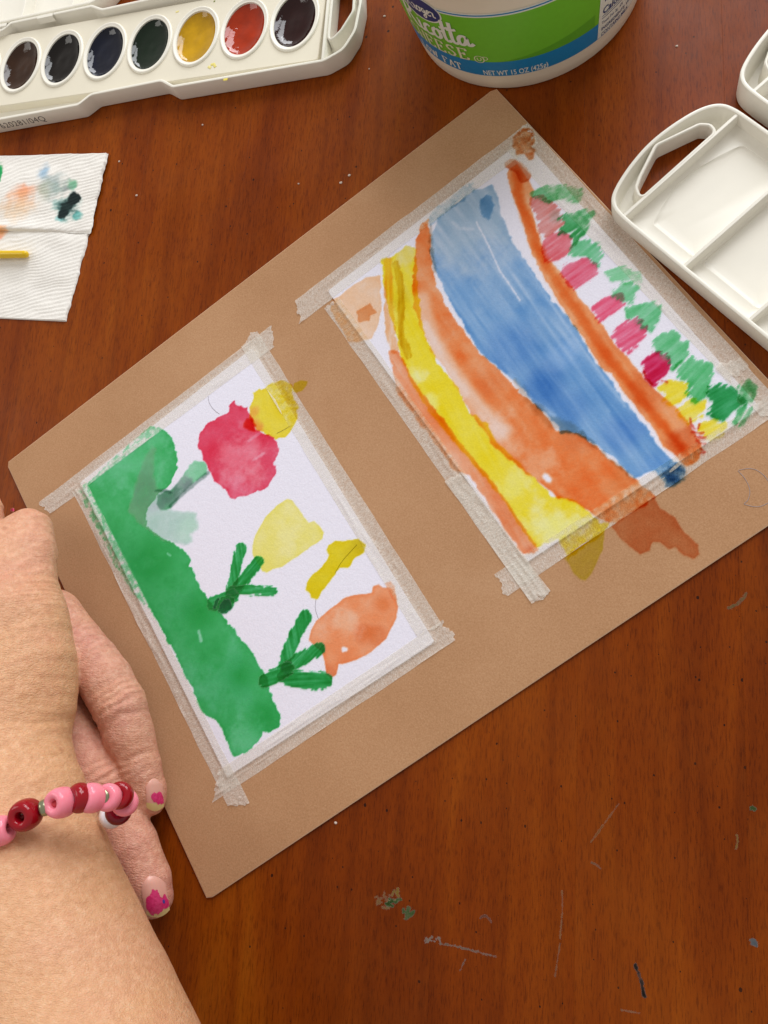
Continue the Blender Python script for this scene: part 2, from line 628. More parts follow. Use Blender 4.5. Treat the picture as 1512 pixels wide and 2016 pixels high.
def paper_h(X, Y, soft=1.3):
    h = np.zeros(X.shape)
    for p in cardP.values():
        h = np.maximum(h, sstep(-soft, 0.1, poly_sd(X, Y, p)))
    return h * PT


LEFT = thing('tulip_painting', 'white card painted with tulips on a green hill, near the hands', 'painting', (*cardP['l'].mean(0), BOARD_Z))
RIGHT = thing('river_painting', 'white card painted with a blue river between orange and yellow bands', 'painting', (*cardP['r'].mean(0), BOARD_Z))
ROOT = {'l': LEFT, 'r': RIGHT}
for k in 'lr':
    p = resample(cardP[k], 2.0)
    m = MB()
    m.loft([z3(p, BOARD_Z + 0.02), z3(p, BOARD_Z + PT - 0.05), z3(inset(p, 0.06), BOARD_Z + PT)])
    m.fill(inset(p, 0.06), [], BOARD_Z + PT)
    m.build('paper', PAPER, ROOT[k], sharp=30)

for i, (k, q) in enumerate(TAPES):
    P = TAPE_Q[i]
    L = 0.5 * (np.linalg.norm(P[1] - P[0]) + np.linalg.norm(P[2] - P[3]))
    Wd = np.linalg.norm(P[3] - P[0])
    ns, nt = int(L / 0.7) + 2, int(Wd / 0.45) + 2
    S, T = np.meshgrid(np.linspace(0, 1, ns), np.linspace(0, 1, nt), indexing='ij')
    # torn ends
    tt = T * Wd
    e0 = fbm(tt * 0.33 + i * 9, tt * 0 + i, 5, 4) * 2.0 + np.abs(noise2(tt * 1.3, tt * 0 + i, 3)) * 1.2
    e1 = fbm(tt * 0.33 + i * 5 + 50, tt * 0 + i, 8, 4) * 2.0 + np.abs(noise2(tt * 1.3, tt * 0 + i, 4)) * 1.2
    Sm = (e0 + S * (L - e1 - e0)) / L
    X = (1 - Sm) * ((1 - T) * P[0][0] + T * P[3][0]) + Sm * ((1 - T) * P[1][0] + T * P[2][0])
    Y = (1 - Sm) * ((1 - T) * P[0][1] + T * P[3][1]) + Sm * ((1 - T) * P[1][1] + T * P[2][1])
    # edges waver slightly
    wob = fbm(Sm * L * 0.09, S * 0 + i * 3.1, 11, 3) * 0.35
    nv = (P[3] - P[0]) / Wd
    X += nv[0] * wob
    Y += nv[1] * wob
    Z = BOARD_Z + 0.10 + paper_h(X, Y) + tape_cover(X, Y, i) * 0.10
    end = np.exp(-np.minimum(Sm, 1 - Sm) * L / 3.0)
    Z += np.maximum(0, fbm(X * 0.22, Y * 0.22, 21 + i, 3)) * 0.2 + np.maximum(0, fbm(Sm * L * 0.06, T * Wd * 0.5, 41 + i, 3) - 0.15) * 0.9 + end * np.abs(fbm(X * 0.5, Y * 0.5, 31 + i, 2)) * 1.3
    if i == 9:          # the loose, wrinkled piece near the lower corner
        cr = Sm * L * 0.35 + T * 2.2 + fbm(X * 0.15, Y * 0.15, 77, 2) * 1.5
        Z += (np.abs((T * 3.0 + fbm(Sm * 3, T * 0, 6, 2) * 1.2) % 1 - 0.5) < 0.13) * 0.30 * sstep(0.35, 0.8, Sm)
        Z += np.maximum(0, 1 - np.abs(Sm - 0.03) * 25) * 0.4
    o = link('masking_tape', np.stack([X, Y, Z], -1).reshape(-1, 3), grid_faces(ns, nt), TAPE, ROOT[k])
    a = o.data.attributes.new('strip', 'FLOAT_VECTOR', 'POINT')
    a.data.foreach_set('vector', np.stack([Sm * L, T * Wd, T * 0 + i * 13.7], -1).astype(np.float32).ravel())

# ------------------------------------------------------------------ watercolour: every patch of paint its own layer
LAYER = [0]
PAPER_LIN = srgb((229, 226, 237))


def paint(parent, name, shapes, col, dens=1.0, edge=0.3, rag=(0.5, 0.45), tex=0.22, soft=0.25, streak=None,
          spots=(), lifts=(), sn_=0.7, grow=0.0, body=0.0, tape=0.4, step=0.4, base=None, label=None, mott=0.9, z0=None):
    """shapes: [('p', pixels)] outlines or [('s', pixels, radius mm)] brush strokes"""
    LAYER[0] += 1
    seed = LAYER[0] * 7
    W = []
    for s in shapes:
        if s[0] == 'p':
            W.append(('p', at2(s[1])))
        else:
            W.append(('s', resample(smooth_poly(at2(s[1]), 2, False), 1.0, False) if len(s[1]) > 2 else at2(s[1]), s[2]))
    allp = np.vstack([q[1] for q in W])
    mg = 1.5 + max([q[2] if q[0] == 's' else 0 for q in W])
    lo, hi = allp.min(0) - mg, allp.max(0) + mg
    xs, ys = np.arange(lo[0], hi[0], step), np.arange(lo[1], hi[1], step)
    X, Y = np.meshgrid(xs, ys, indexing='ij')
    sd = np.full(X.shape, -1e3)
    for q in W:
        sd = np.maximum(sd, poly_sd(X, Y, q[1]) if q[0] == 'p' else q[2] - seg_dist(X, Y, q[1], False))
    sd = sd + grow + fbm(X * rag[1], Y * rag[1], seed, 4) * rag[0] * 2
    t = fbm(X * 0.16, Y * 0.16, seed + 3, 4)
    t2 = fbm(X * 0.9, Y * 0.9, seed + 5, 2)
    D = dens * 0.86 * (1 + tex * (1.3 * t + 0.55 * t2 + 0.5 * fbm(X * 0.05, Y * 0.05, seed + 6, 2)))
    if streak:
        ang, per, amt, dry = streak        # direction deg, spacing mm, density swing, dry-brush bite mm
        c, s_ = math.cos(math.radians(ang)), math.sin(math.radians(ang))
        A, B = X * c + Y * s_, -X * s_ + Y * c
        st = fbm(A / (per * 14), B / per, seed + 9, 3)
        D = D * (1 + amt * 2 * st)
        sd = sd + np.minimum(0, st * 2.6) * dry * sstep(dry * 2.6, 0, sd)
    D = D * (1 + edge * np.exp(-np.maximum(sd, 0) / 0.55))
    colf = np.ones(X.shape + (3,)) * srgb(col)
    for sp in spots:
        (u, v, r) = sp[:3]
        c0 = at(u, v, 1.6)
        rm = np.linalg.norm(at(u + r, v, 1.6) - c0)
        dd = np.hypot(X - c0[0], Y - c0[1]) + (t * sn_ + t2 * sn_ * 0.28) * rm
        wgt = sstep(rm, rm * 0.25, dd)
        if isinstance(sp[3], tuple):
            wgt = (wgt * sp[4])[..., None]
            colf = colf * (1 - wgt) + srgb(sp[3]) * wgt
        else:
            D = D * (1 + sp[3] * wgt)
    for lf in lifts:
        lp = at2(lf[0])
        dd = seg_dist(X, Y, lp, False) + fbm(X, Y, seed + 2, 2) * 0.3
        D = D * (1 - lf[2] * sstep(lf[1], lf[1] * 0.3, dd))
    tc = tape_cover(X, Y) * (z0 is None)
    ontape = np.clip(tc, 0, 1)
    speck = np.clip(0.9 + mott * fbm(X * 0.75, Y * 0.75, seed + 4, 3), 0, 1.6)
    D = D * (1 - ontape * (1 - tape * speck))
    al = sstep(-soft, soft, sd)
    D = np.clip(D, 0, 3) * al
    T = np.clip(colf / (base if base is not None else PAPER_LIN), 0.004, 0.985)
    tint = np.exp(0.5 * np.log(T) * D[..., None])
    bd = np.clip(body * np.clip(D, 0, 1) * (1 - 0.5 * ontape), 0, 1)
    Z = BOARD_Z + paper_h(X, Y) + np.minimum(tc, 2) * 0.14 + 0.10 + 0.006 * LAYER[0]
    if z0 is not None:
        Z = Z * 0 + z0
    nx, ny = X.shape
    vis = D > 0.03
    keep = vis[:-1, :-1] | vis[1:, :-1] | vis[1:, 1:] | vis[:-1, 1:]
    f = grid_faces(nx, ny, keep)
    if len(f) == 0:
        return None
    v, f, tn, bb = compact(np.stack([X, Y, Z], -1).reshape(-1, 3), f, tint.reshape(-1, 3), bd.reshape(-1))
    o = link(name, v, f, PAINT, parent)
    color_attr(o, 'tint', tn)
    float_attr(o, 'body', bb)
    if label:
        o['label'] = label
    return o


def cA(p): return crop(60, 640, 2.7, p)
def cB(p): return crop(380, 700, 2.8, p)
def cD(p): return crop(300, 1040, 2.4387, p)
def cE(p): return crop(560, 220, 2.7, p)
def cF(p): return crop(980, 240, 2.842, p)
def cG(p): return crop(720, 740, 1.909, p)


def pencil(parent, paths, z=None):
    for p in paths:
        m = MB()
        q = resample(smooth_poly(at2(p), 2, False), 0.8, False)
        zz = BOARD_Z + paper_h(q[:, 0], q[:, 1]) + 0.06
        m.tube(np.c_[q, zz], 0.085, 5)
        m.build('pencil_line', GRAPHITE, parent)


GRAPHITE = simple('graphite', (160, 154, 160), 0.7, 0.3)

# --- tulip card
paint(LEFT, 'painted_hill', [('p', [(168, 955), (222, 905), (258, 871), (297, 838), (318, 843), (337, 858), (347, 892), (350, 921), (336, 953), (312, 972), (290, 1000), (288, 1036), (319, 1058), (353, 1077), (377, 1099), (373, 1114), (382, 1129), (395, 1158), (407, 1175), (431, 1204), (464, 1245), (497, 1286), (525, 1335), (538, 1376), (554, 1409), (548, 1430), (530, 1442), (516, 1438), (511, 1458), (485, 1483), (460, 1491), (452, 1475), (439, 1438), (425, 1419), (398, 1401), (382, 1364), (353, 1302), (320, 1241), (296, 1200), (262, 1170), (225, 1110), (190, 1040), (152, 968)])],
      (50, 163, 88), 0.98, 0.3, (0.55, 0.5), 0.16, body=0.3, tape=0.3, mott=2.4,
      spots=[(275, 880, 90, (72, 176, 112), 0.9), (210, 930, 50, (66, 170, 106), 0.7), (490, 1465, 60, (76, 180, 118), 0.9), (440, 1340, 75, (60, 168, 104), 0.75), (355, 1190, 40, (52, 160, 92), 0.5), (300, 1100, 60, 0.3), (395, 1200, 45, 0.3), (470, 1330, 40, 0.25), (520, 1415, 40, 0.3)],
      lifts=[([(392, 1243), (396, 1262)], 1.1, 0.6), ([(330, 1090), (336, 1094)], 0.8, 0.5)])
paint(LEFT, 'painted_leaf', [('p', cA([(880, 1000), (888, 1080), (850, 1110), (860, 1150), (820, 1170), (700, 1135), (600, 1065), (525, 990), (560, 850), (610, 700), (645, 645), (665, 660), (650, 780), (668, 870), (740, 885), (775, 850), (800, 870), (740, 985)]))],
      (150, 188, 176), 0.68, 0.1, (0.5, 0.5), 0.3, body=0.3, soft=1.1,
      spots=[(285, 960, 60, (132, 160, 160), 0.8), (330, 975, 30, (110, 134, 132), 0.8), (375, 1040, 40, (152, 200, 176), 0.9)], label='grey green painted leaf')
paint(LEFT, 'painted_stem', [('p', cA([(875, 720), (925, 728), (942, 755), (935, 790), (860, 850), (800, 900), (745, 975), (700, 985), (670, 950), (680, 900), (745, 880), (795, 825), (850, 745)]))],
      (120, 192, 148), 0.9, 0.2, (0.4, 0.5), 0.2, soft=0.5, spots=[(352, 965, 38, (104, 132, 122), 0.9), (322, 985, 34, (112, 140, 130), 0.8), (398, 945, 18, (78, 104, 98), 0.9), (375, 958, 22, (84, 108, 102), 0.9)], label='grey painted stem with a light green tip')
paint(LEFT, 'painted_stem', [('s', cA([(945, 785), (880, 840), (800, 905), (745, 965)]), 0.8), ('s', cA([(665, 880), (720, 878), (745, 890)]), 0.5)], (104, 126, 122), 0.65, 0.1, (0.3, 0.6), soft=0.5)
paint(LEFT, 'painted_tulip', [('p', cB([(230, 250), (240, 280), (300, 290), (330, 350), (345, 410), (440, 450), (470, 490), (470, 540), (445, 600), (462, 605), (460, 650), (435, 690), (395, 735), (340, 752), (290, 775), (215, 788), (180, 740), (120, 690), (70, 590), (25, 490), (40, 430), (80, 370), (200, 310), (205, 275)]))],
      (214, 66, 92), 0.95, 0.3, (0.45, 0.5), 0.26, spots=[(470, 900, 70, (226, 104, 124), 0.8), (500, 930, 40, (228, 112, 130), 0.6), (470, 975, 40, (222, 92, 118), 0.6), (420, 890, 40, 0.25), (520, 860, 30, 0.25), (470, 800, 26, 0.2)],
      lifts=[([(490, 868), (515, 850)], 1.0, 0.35), ([(500, 905), (520, 892)], 0.9, 0.3)], label='red painted tulip')
paint(LEFT, 'painted_tulip', [('p', cB([(330, 200), (400, 180), (430, 150), (480, 135), (535, 150), (550, 190), (545, 210), (585, 285), (570, 300), (575, 345), (545, 405), (510, 445), (460, 457), (420, 440), (350, 410), (310, 340), (312, 290), (335, 235)]))],
      (222, 202, 60), 1.0, 0.3, (0.4, 0.5), 0.2, tape=0.8, spots=[(560, 800, 40, 0.35), (505, 845, 22, (222, 120, 50), 0.8), (500, 812, 16, (224, 130, 60), 0.6)], label='yellow painted tulip on the tape')
paint(LEFT, 'paint_blot', [('p', cB([(548, 175), (556, 152), (590, 135), (627, 142), (622, 165), (600, 190), (570, 202), (550, 195)]))], (166, 126, 30), 1.1, 0.3, (0.2, 0.5), 0.15, base=srgb((175, 131, 95)),  label='mustard paint blot on the board')
paint(LEFT, 'paint_blot', [('p', cB([(275, 375), (300, 345), (330, 350), (350, 385), (340, 415), (305, 412), (285, 398)]))], (214, 62, 46), 0.8, 0.1, (0.3, 0.5), 0.15, soft=0.6, label='orange red paint blot')
paint(LEFT, 'painted_tulip', [('p', cB([(520, 790), (545, 800), (580, 840), (610, 890), (640, 920), (670, 913), (700, 940), (722, 975), (715, 1010), (640, 1060), (540, 1130), (490, 1165), (440, 1175), (405, 1195), (385, 1185), (370, 1160), (330, 1100), (328, 1050), (350, 980), (400, 890), (470, 820)]))],
      (224, 214, 110), 0.95, 0.4, (0.2, 0.4), 0.14, spots=[(560, 1040, 60, (232, 224, 150), 0.5), (520, 1110, 30, 0.2), (640, 1040, 18, 0.3)], label='pale yellow painted tulip')
paint(LEFT, 'painted_petal', [('p', cB([(748, 1045), (790, 1022), (840, 1022), (910, 1008), (955, 1045), (945, 1085), (895, 1115), (855, 1165), (810, 1168), (770, 1225), (710, 1300), (685, 1342), (655, 1335), (648, 1310), (625, 1290), (625, 1255), (645, 1225), (715, 1165), (752, 1100), (740, 1070)]))],
      (212, 190, 28), 0.95, 0.35, (0.3, 0.4), 0.16, tape=0.9, spots=[(708, 1080, 22, (186, 160, 18), 0.8), (690, 1090, 20, (196, 170, 20), 0.5), (620, 1160, 22, 0.2)], label='dark yellow painted petal')
paint(LEFT, 'painted_tulip', [('p', cD([(1062, 278), (1085, 272), (1105, 285), (1140, 282), (1165, 310), (1180, 380), (1172, 430), (1120, 530), (1050, 595), (980, 632), (895, 652), (882, 700), (858, 719), (838, 700), (828, 640), (815, 590), (780, 565), (755, 535), (762, 490), (785, 445), (850, 390), (930, 332), (955, 325), (990, 320), (1055, 308)]))],
      (226, 138, 92), 0.95, 0.5, (0.22, 0.4), 0.22, tape=0.5, spots=[(755, 1190, 26, (214, 104, 50), 0.8), (715, 1245, 30, (210, 96, 44), 0.8), (740, 1245, 26, (208, 92, 40), 0.7), (680, 1290, 30, (220, 116, 66), 0.6), (680, 1225, 44, (238, 168, 130), 0.7), (650, 1320, 20, (208, 104, 60), 0.7)],
      lifts=[([(676, 1276), (682, 1279)], 1.2, 1.0), ([(676, 1281), (679, 1280)], 0.8, 1.0)], label='orange painted tulip')
paint(LEFT, 'paint_blot', [('p', cD([(1115, 262), (1145, 255), (1162, 280), (1175, 345), (1165, 352), (1140, 310)]))], (226, 160, 130), 0.9, 0.3, (0.2, 0.4), tape=0.8, label='pale orange blot on the tape')
G1 = dict(dens=1.0, edge=0.2, rag=(0.35, 0.7), tex=0.2, body=0.3)
for grp in ([('s', [(474, 1079), (464, 1120), (456, 1160)], 2.5), ('s', [(508, 1106), (480, 1142), (456, 1172)], 2.6), ('s', [(536, 1164), (500, 1162), (455, 1164)], 2.2), ('s', [(420, 1188), (436, 1184), (458, 1174)], 3.0), ('s', [(440, 1192), (448, 1186)], 3.0)],
            [('s', [(601, 1214), (576, 1260), (562, 1304)], 2.8), ('s', [(628, 1278), (596, 1294), (566, 1314)], 2.7), ('s', [(638, 1340), (600, 1341), (562, 1330)], 3.5), ('s', [(524, 1340), (545, 1328), (566, 1318)], 2.9)]):
    for s, ang in zip(grp, (105, 50, 5, 20, 20)):
        big = len(s[1]) == 3
        paint(LEFT, 'painted_stem', [s], (30, 142, 64), streak=(ang, 0.7, 0.3, 0.7), **G1)
paint(LEFT, 'painted_stem', [('s', [(446, 1192), (440, 1198)], 2.3), ('s', [(430, 1180), (424, 1194)], 0.9)], (10, 84, 40), 0.8, 0.2, (0.5, 0.6), body=0.4)
pencil(LEFT, [[(410, 780), (411, 792), (420, 806), (432, 815)], [(622, 1180), (620, 1198), (627, 1218)], [(660, 1128), (672, 1106), (692, 1084), (703, 1072)], [(545, 853), (560, 846), (572, 838)]])

# --- river card
paint(RIGHT, 'paint_wash', [('p', cE([(290, 985), (360, 930), (430, 885), (510, 872), (515, 1050), (500, 1135), (460, 1205), (395, 1225), (340, 1215), (250, 1060), (255, 1000)]))], (226, 176, 134), 0.8, 0.3, (0.4, 0.4), 0.3, tape=0.85, label='pale tan wash in the corner')
paint(RIGHT, 'paint_blot', [('p', cE([(385, 1060), (420, 1040), (455, 1018), (475, 1050), (495, 1070), (460, 1085), (450, 1112), (395, 1118)]))], (205, 140, 98), 0.8, 0.4, (0.3, 0.5), label='brown blot in the corner wash')
paint(RIGHT, 'painted_band', [('p', [(752, 512), (775, 505), (800, 484), (822, 490), (820, 540), (826, 600), (836, 660), (862, 716), (900, 760), (926, 812), (961, 834), (977, 871), (1013, 902), (1055, 944), (1087, 976), (1134, 986), (1157, 1002), (1181, 1028), (1198, 1030), (1186, 1052), (1118, 1101), (1100, 1060), (1056, 1078), (1034, 1054), (1013, 1018), (971, 960), (930, 913), (893, 866), (846, 813), (804, 745), (782, 670), (764, 605), (756, 553)])],
      (226, 206, 44), 0.95, 0.2, (0.5, 0.4), 0.2, tape=0.7, streak=(118, 3.0, 0.22, 0.3), spots=[(790, 590, 34, (206, 176, 24), 0.7), (800, 650, 30, 0.25), (1100, 1040, 75, (232, 224, 130), 0.9), (815, 740, 24, (234, 226, 128), 0.9), (850, 790, 24, (234, 226, 120), 0.6), (1010, 960, 40, (234, 222, 100), 0.6), (800, 500, 30, (222, 206, 110), 0.8), (960, 900, 30, 0.2)], label='yellow painted band')
paint(RIGHT, 'paint_spill', [('p', [(1112, 1098), (1190, 1045), (1186, 1080), (1178, 1100), (1165, 1128), (1152, 1143), (1142, 1140), (1131, 1130), (1122, 1112)])], (160, 124, 42), 0.95, 0.6, (0.2, 0.4), 0.25, tape=1.1, base=srgb((175, 131, 95)),  label='mustard paint spill below the tape')
paint(RIGHT, 'painted_band', [('p', [(823, 461), (832, 440), (843, 431), (846, 470), (853, 535), (867, 576), (892, 622), (919, 657), (948, 696), (980, 725), (1022, 768), (1068, 808), (1096, 846), (1135, 850), (1160, 868), (1200, 903), (1249, 944), (1284, 972), (1290, 978), (1262, 997), (1215, 1028), (1196, 1024), (1165, 1012), (1140, 992), (1100, 980), (1060, 950), (1013, 912), (977, 884), (955, 850), (918, 800), (884, 740), (850, 690), (824, 640), (814, 600), (812, 553), (816, 501)])],
      (222, 112, 56), 0.95, 0.2, (0.6, 0.35), 0.26, tape=0.65, streak=(125, 5.0, 0.25, 0.4), spots=[(985, 870, 60, (228, 142, 92), 0.6), (1060, 920, 50, (228, 146, 96), 0.6), (1135, 858, 46, (204, 84, 34), 0.7), (1230, 960, 50, (208, 98, 42), 0.6), (960, 760, 46, (212, 92, 40), 0.6), (890, 630, 40, (216, 104, 54), 0.5)],
      lifts=[([(1074, 938), (1080, 944)], 2.0, 1.0), ([(828, 590), (848, 670), (890, 745), (940, 805), (985, 850)], 6.0, 0.55), ([(836, 640), (870, 715), (915, 775)], 3.0, 0.4)], label='orange painted band beside the river')
paint(RIGHT, 'paint_spill', [('p', [(1203, 1036), (1262, 996), (1288, 979), (1298, 1000), (1328, 1018), (1349, 1049), (1374, 1072), (1378, 1090), (1366, 1100), (1346, 1092), (1330, 1076), (1317, 1080), (1300, 1068), (1286, 1066), (1278, 1082), (1260, 1090), (1242, 1078), (1222, 1058)])],
      (160, 80, 42), 0.95, 0.6, (0.25, 0.4), 0.25, tape=0.8, base=srgb((175, 131, 95)),  label='rust paint spill below the tape')
paint(RIGHT, 'painted_river', [('p', [(862, 432), (893, 402), (934, 375), (967, 366), (979, 387), (986, 416), (1001, 461), (1027, 505), (1058, 546), (1090, 594), (1131, 641), (1170, 709), (1197, 744), (1231, 792), (1262, 832), (1287, 863), (1303, 888), (1324, 904), (1346, 925), (1338, 948), (1312, 955), (1290, 924), (1249, 942), (1207, 902), (1165, 871), (1142, 856), (1106, 852), (1092, 832), (1055, 798), (1013, 750), (997, 738), (945, 694), (901, 620), (878, 576), (856, 535), (848, 500), (852, 457)])],
      (96, 144, 197), 0.95, 0.15, (0.5, 0.4), 0.11, tape=0.9, streak=(124, 1.8, 0.24, 0.3), sn_=0.25, soft=0.35,
      spots=[(925, 430, 170, (156, 180, 200), 0.85), (1000, 560, 90, (136, 170, 204), 0.5), (1010, 690, 80, (70, 120, 186), 0.85), (1070, 760, 70, (52, 104, 176), 0.95), (1130, 800, 50, (60, 112, 182), 0.7), (1230, 850, 60, (66, 116, 186), 0.7), (1110, 700, 50, (120, 162, 212), 0.6), (1080, 640, 60, (128, 166, 206), 0.5), (1290, 915, 40, (80, 132, 196), 0.6), (1325, 935, 24, (46, 90, 156), 0.8)],
      lifts=[([(938, 438), (960, 480), (985, 535), (1003, 560), (1024, 592)], 0.45, 0.9), ([(1000, 738), (1045, 785), (1090, 818)], 1.3, 0.3), ([(892, 438), (905, 450), (930, 452)], 1.2, 0.35), ([(1020, 500), (1120, 650), (1230, 800)], 0.8, 0.25), ([(1010, 540), (1090, 660), (1200, 810)], 0.7, 0.22)], label='blue painted river')
paint(RIGHT, 'paint_blot', [('p', cE([(1040, 470), (1075, 440), (1100, 450), (1115, 500), (1090, 580), (1060, 560), (1040, 520)]))], (92, 138, 184), 0.6, 0.2, (0.5, 0.5), soft=0.5, label='darker blue blot at the top of the river')
paint(RIGHT, 'paint_wash', [('p', cE([(765, 560), (800, 520), (880, 460), (940, 405), (1000, 385), (1020, 410), (930, 490), (830, 565), (775, 610)]))], (140, 170, 198), 0.7, 0.15, (0.9, 0.5), 0.4, tape=0.65, label='faint blue wash on the tape')
paint(RIGHT, 'paint_blot', [('p', [(1304, 928), (1322, 914), (1340, 912), (1352, 925), (1352, 940), (1342, 944), (1330, 955), (1314, 956)])], (58, 100, 156), 0.75, 0.1, (0.9, 0.6), 0.4, tape=0.8, soft=0.5, mott=1.6, label='dark blue blot on the lower tape')
paint(RIGHT, 'paint_wash', [('p', cG([(560, 15), (640, 105), (715, 160), (770, 175), (815, 215), (790, 220), (720, 205), (660, 165), (600, 95)]))], (150, 130, 112), 0.4, 0.1, (0.9, 0.4), 0.3, soft=1.2, label='muddy brown seam along the river')
for seam in (('s', cG([(810, 212), (900, 300), (1010, 388)]), 0.5), ('s', cE([(780, 610), (775, 690), (800, 850)]), 0.6)):
    paint(RIGHT, 'paint_wash', [seam], (140, 124, 108), 0.45, 0.2, (0.5, 0.5), soft=0.5, label='thin brown seam beside the river')
paint(RIGHT, 'painted_path', [('p', [(1006, 330), (1018, 324), (1034, 345), (1052, 374), (1046, 409), (1057, 458), (1075, 508), (1107, 539), (1138, 585), (1181, 634), (1205, 673), (1233, 701), (1258, 733), (1290, 768), (1332, 803), (1360, 838), (1379, 873), (1384, 886), (1374, 905), (1352, 918), (1334, 900), (1307, 880), (1286, 842), (1258, 810), (1233, 778), (1205, 735), (1191, 731), (1177, 715), (1149, 666), (1110, 610), (1078, 557), (1047, 500), (1033, 451), (1019, 409), (1004, 374), (998, 342)])],
      (224, 138, 84), 0.95, 0.2, (0.35, 0.45), 0.16, tape=0.9, streak=(122, 1.6, 0.14, 0.15), spots=[(1200, 690, 60, (216, 112, 58), 0.7), (1270, 770, 70, (210, 98, 46), 0.9), (1345, 870, 60, (200, 78, 32), 0.95), (1050, 400, 24, (232, 182, 138), 0.5), (1095, 525, 26, (232, 180, 130), 0.5)], label='orange painted path beside the river')
paint(RIGHT, 'paint_wash', [('s', [(1015, 345), (1021, 380), (1033, 419), (1049, 461), (1066, 504), (1096, 554), (1128, 600), (1164, 653), (1196, 703), (1235, 750), (1273, 797), (1305, 839), (1341, 882)], 1.7)], (210, 98, 46), 0.55, 0.1, (0.5, 0.4), 0.25, soft=1.3, tape=0.9, label='deeper orange left edge of the path')
paint(RIGHT, 'paint_blot', [('p', cF([(140, 32), (175, 40), (200, 60), (212, 110), (185, 140), (215, 150), (195, 210), (180, 215), (150, 180), (110, 188), (82, 140), (90, 85), (110, 60)]))], (196, 116, 72), 0.95, 0.35, (0.4, 0.4), tape=0.95, label='rust blot on the torn tape corner')
paint(RIGHT, 'paint_blot', [('s', cF([(75, 240), (110, 255), (130, 270), (150, 310)]), 2.6)], (186, 92, 54), 0.8, 0.3, (0.4, 0.5), label='dark orange blot at the path end')
paint(RIGHT, 'painted_band', [('s', [(764, 515), (766, 580), (768, 640), (776, 690)], 1.9)], (222, 160, 110), 0.7, 0.3, (0.5, 0.5), 0.3, streak=(95, 1.0, 0.5, 0.3))
paint(RIGHT, 'painted_band', [('s', [(778, 520), (790, 560), (790, 610), (788, 660), (805, 700)], 1.6)], (190, 146, 50), 0.55, 0.2, (0.4, 0.5), 0.3, streak=(95, 0.9, 0.7, 0.4))
paint(RIGHT, 'painted_band', [('p', [(766, 690), (785, 690), (810, 742), (850, 800), (893, 850), (940, 912), (985, 968), (1025, 1028), (1060, 1082), (1052, 1092), (1030, 1090), (1000, 1050), (965, 1000), (925, 935), (895, 926), (860, 880), (820, 825), (780, 768)])],
      (222, 132, 88), 0.95, 0.3, (0.5, 0.4), 0.25, tape=0.62, streak=(122, 1.4, 0.25, 0.3), spots=[(850, 830, 40, 0.3), (1000, 1030, 50, (214, 108, 60), 0.8), (1045, 1085, 16, (196, 80, 40), 0.8)], label='orange painted edge line on the tape')

PK = [([(190, 430), (250, 420), (300, 455), (345, 500), (365, 570), (310, 615), (270, 640), (238, 620), (225, 520), (195, 475)], (206, 126, 122)),
      ([(262, 655), (300, 640), (360, 618), (405, 650), (425, 690), (400, 722), (330, 770), (270, 782), (255, 725)], (214, 104, 116)),
      ([(360, 800), (420, 775), (505, 765), (545, 800), (550, 850), (510, 890), (430, 935), (390, 905), (355, 855)], (216, 96, 122)),
      ([(532, 1040), (575, 1000), (690, 968), (706, 1025), (660, 1062), (570, 1118), (538, 1075)], (220, 92, 124)),
      ([(638, 1205), (680, 1140), (780, 1095), (832, 1150), (812, 1220), (730, 1292), (690, 1262)], (214, 76, 110)),
      ([(812, 1345), (870, 1298), (950, 1298), (960, 1360), (930, 1430), (870, 1475), (825, 1415)], (192, 34, 76))]
for i, (p, c) in enumerate(PK):
    paint(RIGHT, 'painted_flower', [('p', cF(p))], c, 0.95, 0.2, (0.35, 0.6), 0.22, grow=0.7, streak=(35, 0.7, 0.3, 1.7), label='pink painted flower' if i < 5 else 'crimson painted flower',
          spots=[(*cF([(330, 520)])[0], 18, (150, 120, 110), 0.7)] if i == 0 else ([(*cF([(790, 1110)])[0], 14, (130, 90, 96), 0.8)] if i == 4 else ([(*cF([(930, 1310)])[0], 14, (110, 80, 80), 0.8)] if i == 5 else ())))
GR = [([(195, 405), (270, 370), (370, 362), (455, 375), (470, 395), (440, 448), (390, 440), (340, 425), (290, 445), (215, 420)], (98, 172, 118), 20),
      ([(345, 545), (400, 508), (530, 502), (540, 515), (490, 545), (510, 570), (480, 620), (450, 640), (430, 685), (415, 640), (445, 600), (345, 628), (385, 575)], (60, 152, 88), 40),
      ([(400, 740), (435, 685), (500, 668), (560, 690), (582, 740), (562, 805), (530, 780), (500, 745)], (104, 186, 138), 40),
      ([(605, 835), (650, 818), (720, 825), (790, 855), (800, 888), (700, 902), (640, 882), (612, 865)], (128, 198, 154), 15),
      ([(632, 955), (700, 900), (770, 915), (795, 935), (745, 1012), (705, 1000), (650, 972)], (110, 188, 140), 40),
      ([(722, 1048), (800, 1030), (860, 1015), (905, 1020), (895, 1110), (855, 1172), (815, 1158), (780, 1092), (730, 1092)], (96, 182, 128), 40),
      ([(868, 1255), (900, 1205), (980, 1180), (1052, 1230), (1058, 1290), (980, 1382), (955, 1310), (890, 1288)], (88, 178, 120), 40),
      ([(992, 1385), (1030, 1345), (1085, 1325), (1185, 1360), (1192, 1410), (1150, 1530), (1100, 1568), (1065, 1520), (1090, 1450), (1010, 1430)], (82, 176, 114), 50),
      ([(1185, 1495), (1240, 1475), (1300, 1490), (1378, 1570), (1300, 1620), (1250, 1662), (1180, 1635), (1225, 1570), (1180, 1530)], (36, 140, 74), 35),
      ([(1325, 1670), (1345, 1620), (1400, 1585), (1408, 1610), (1365, 1680), (1335, 1690)], (78, 168, 108), 60),
      ([(1345, 1490), (1405, 1450), (1440, 1495), (1415, 1555), (1370, 1570), (1350, 1530)], (60, 150, 88), 60)]
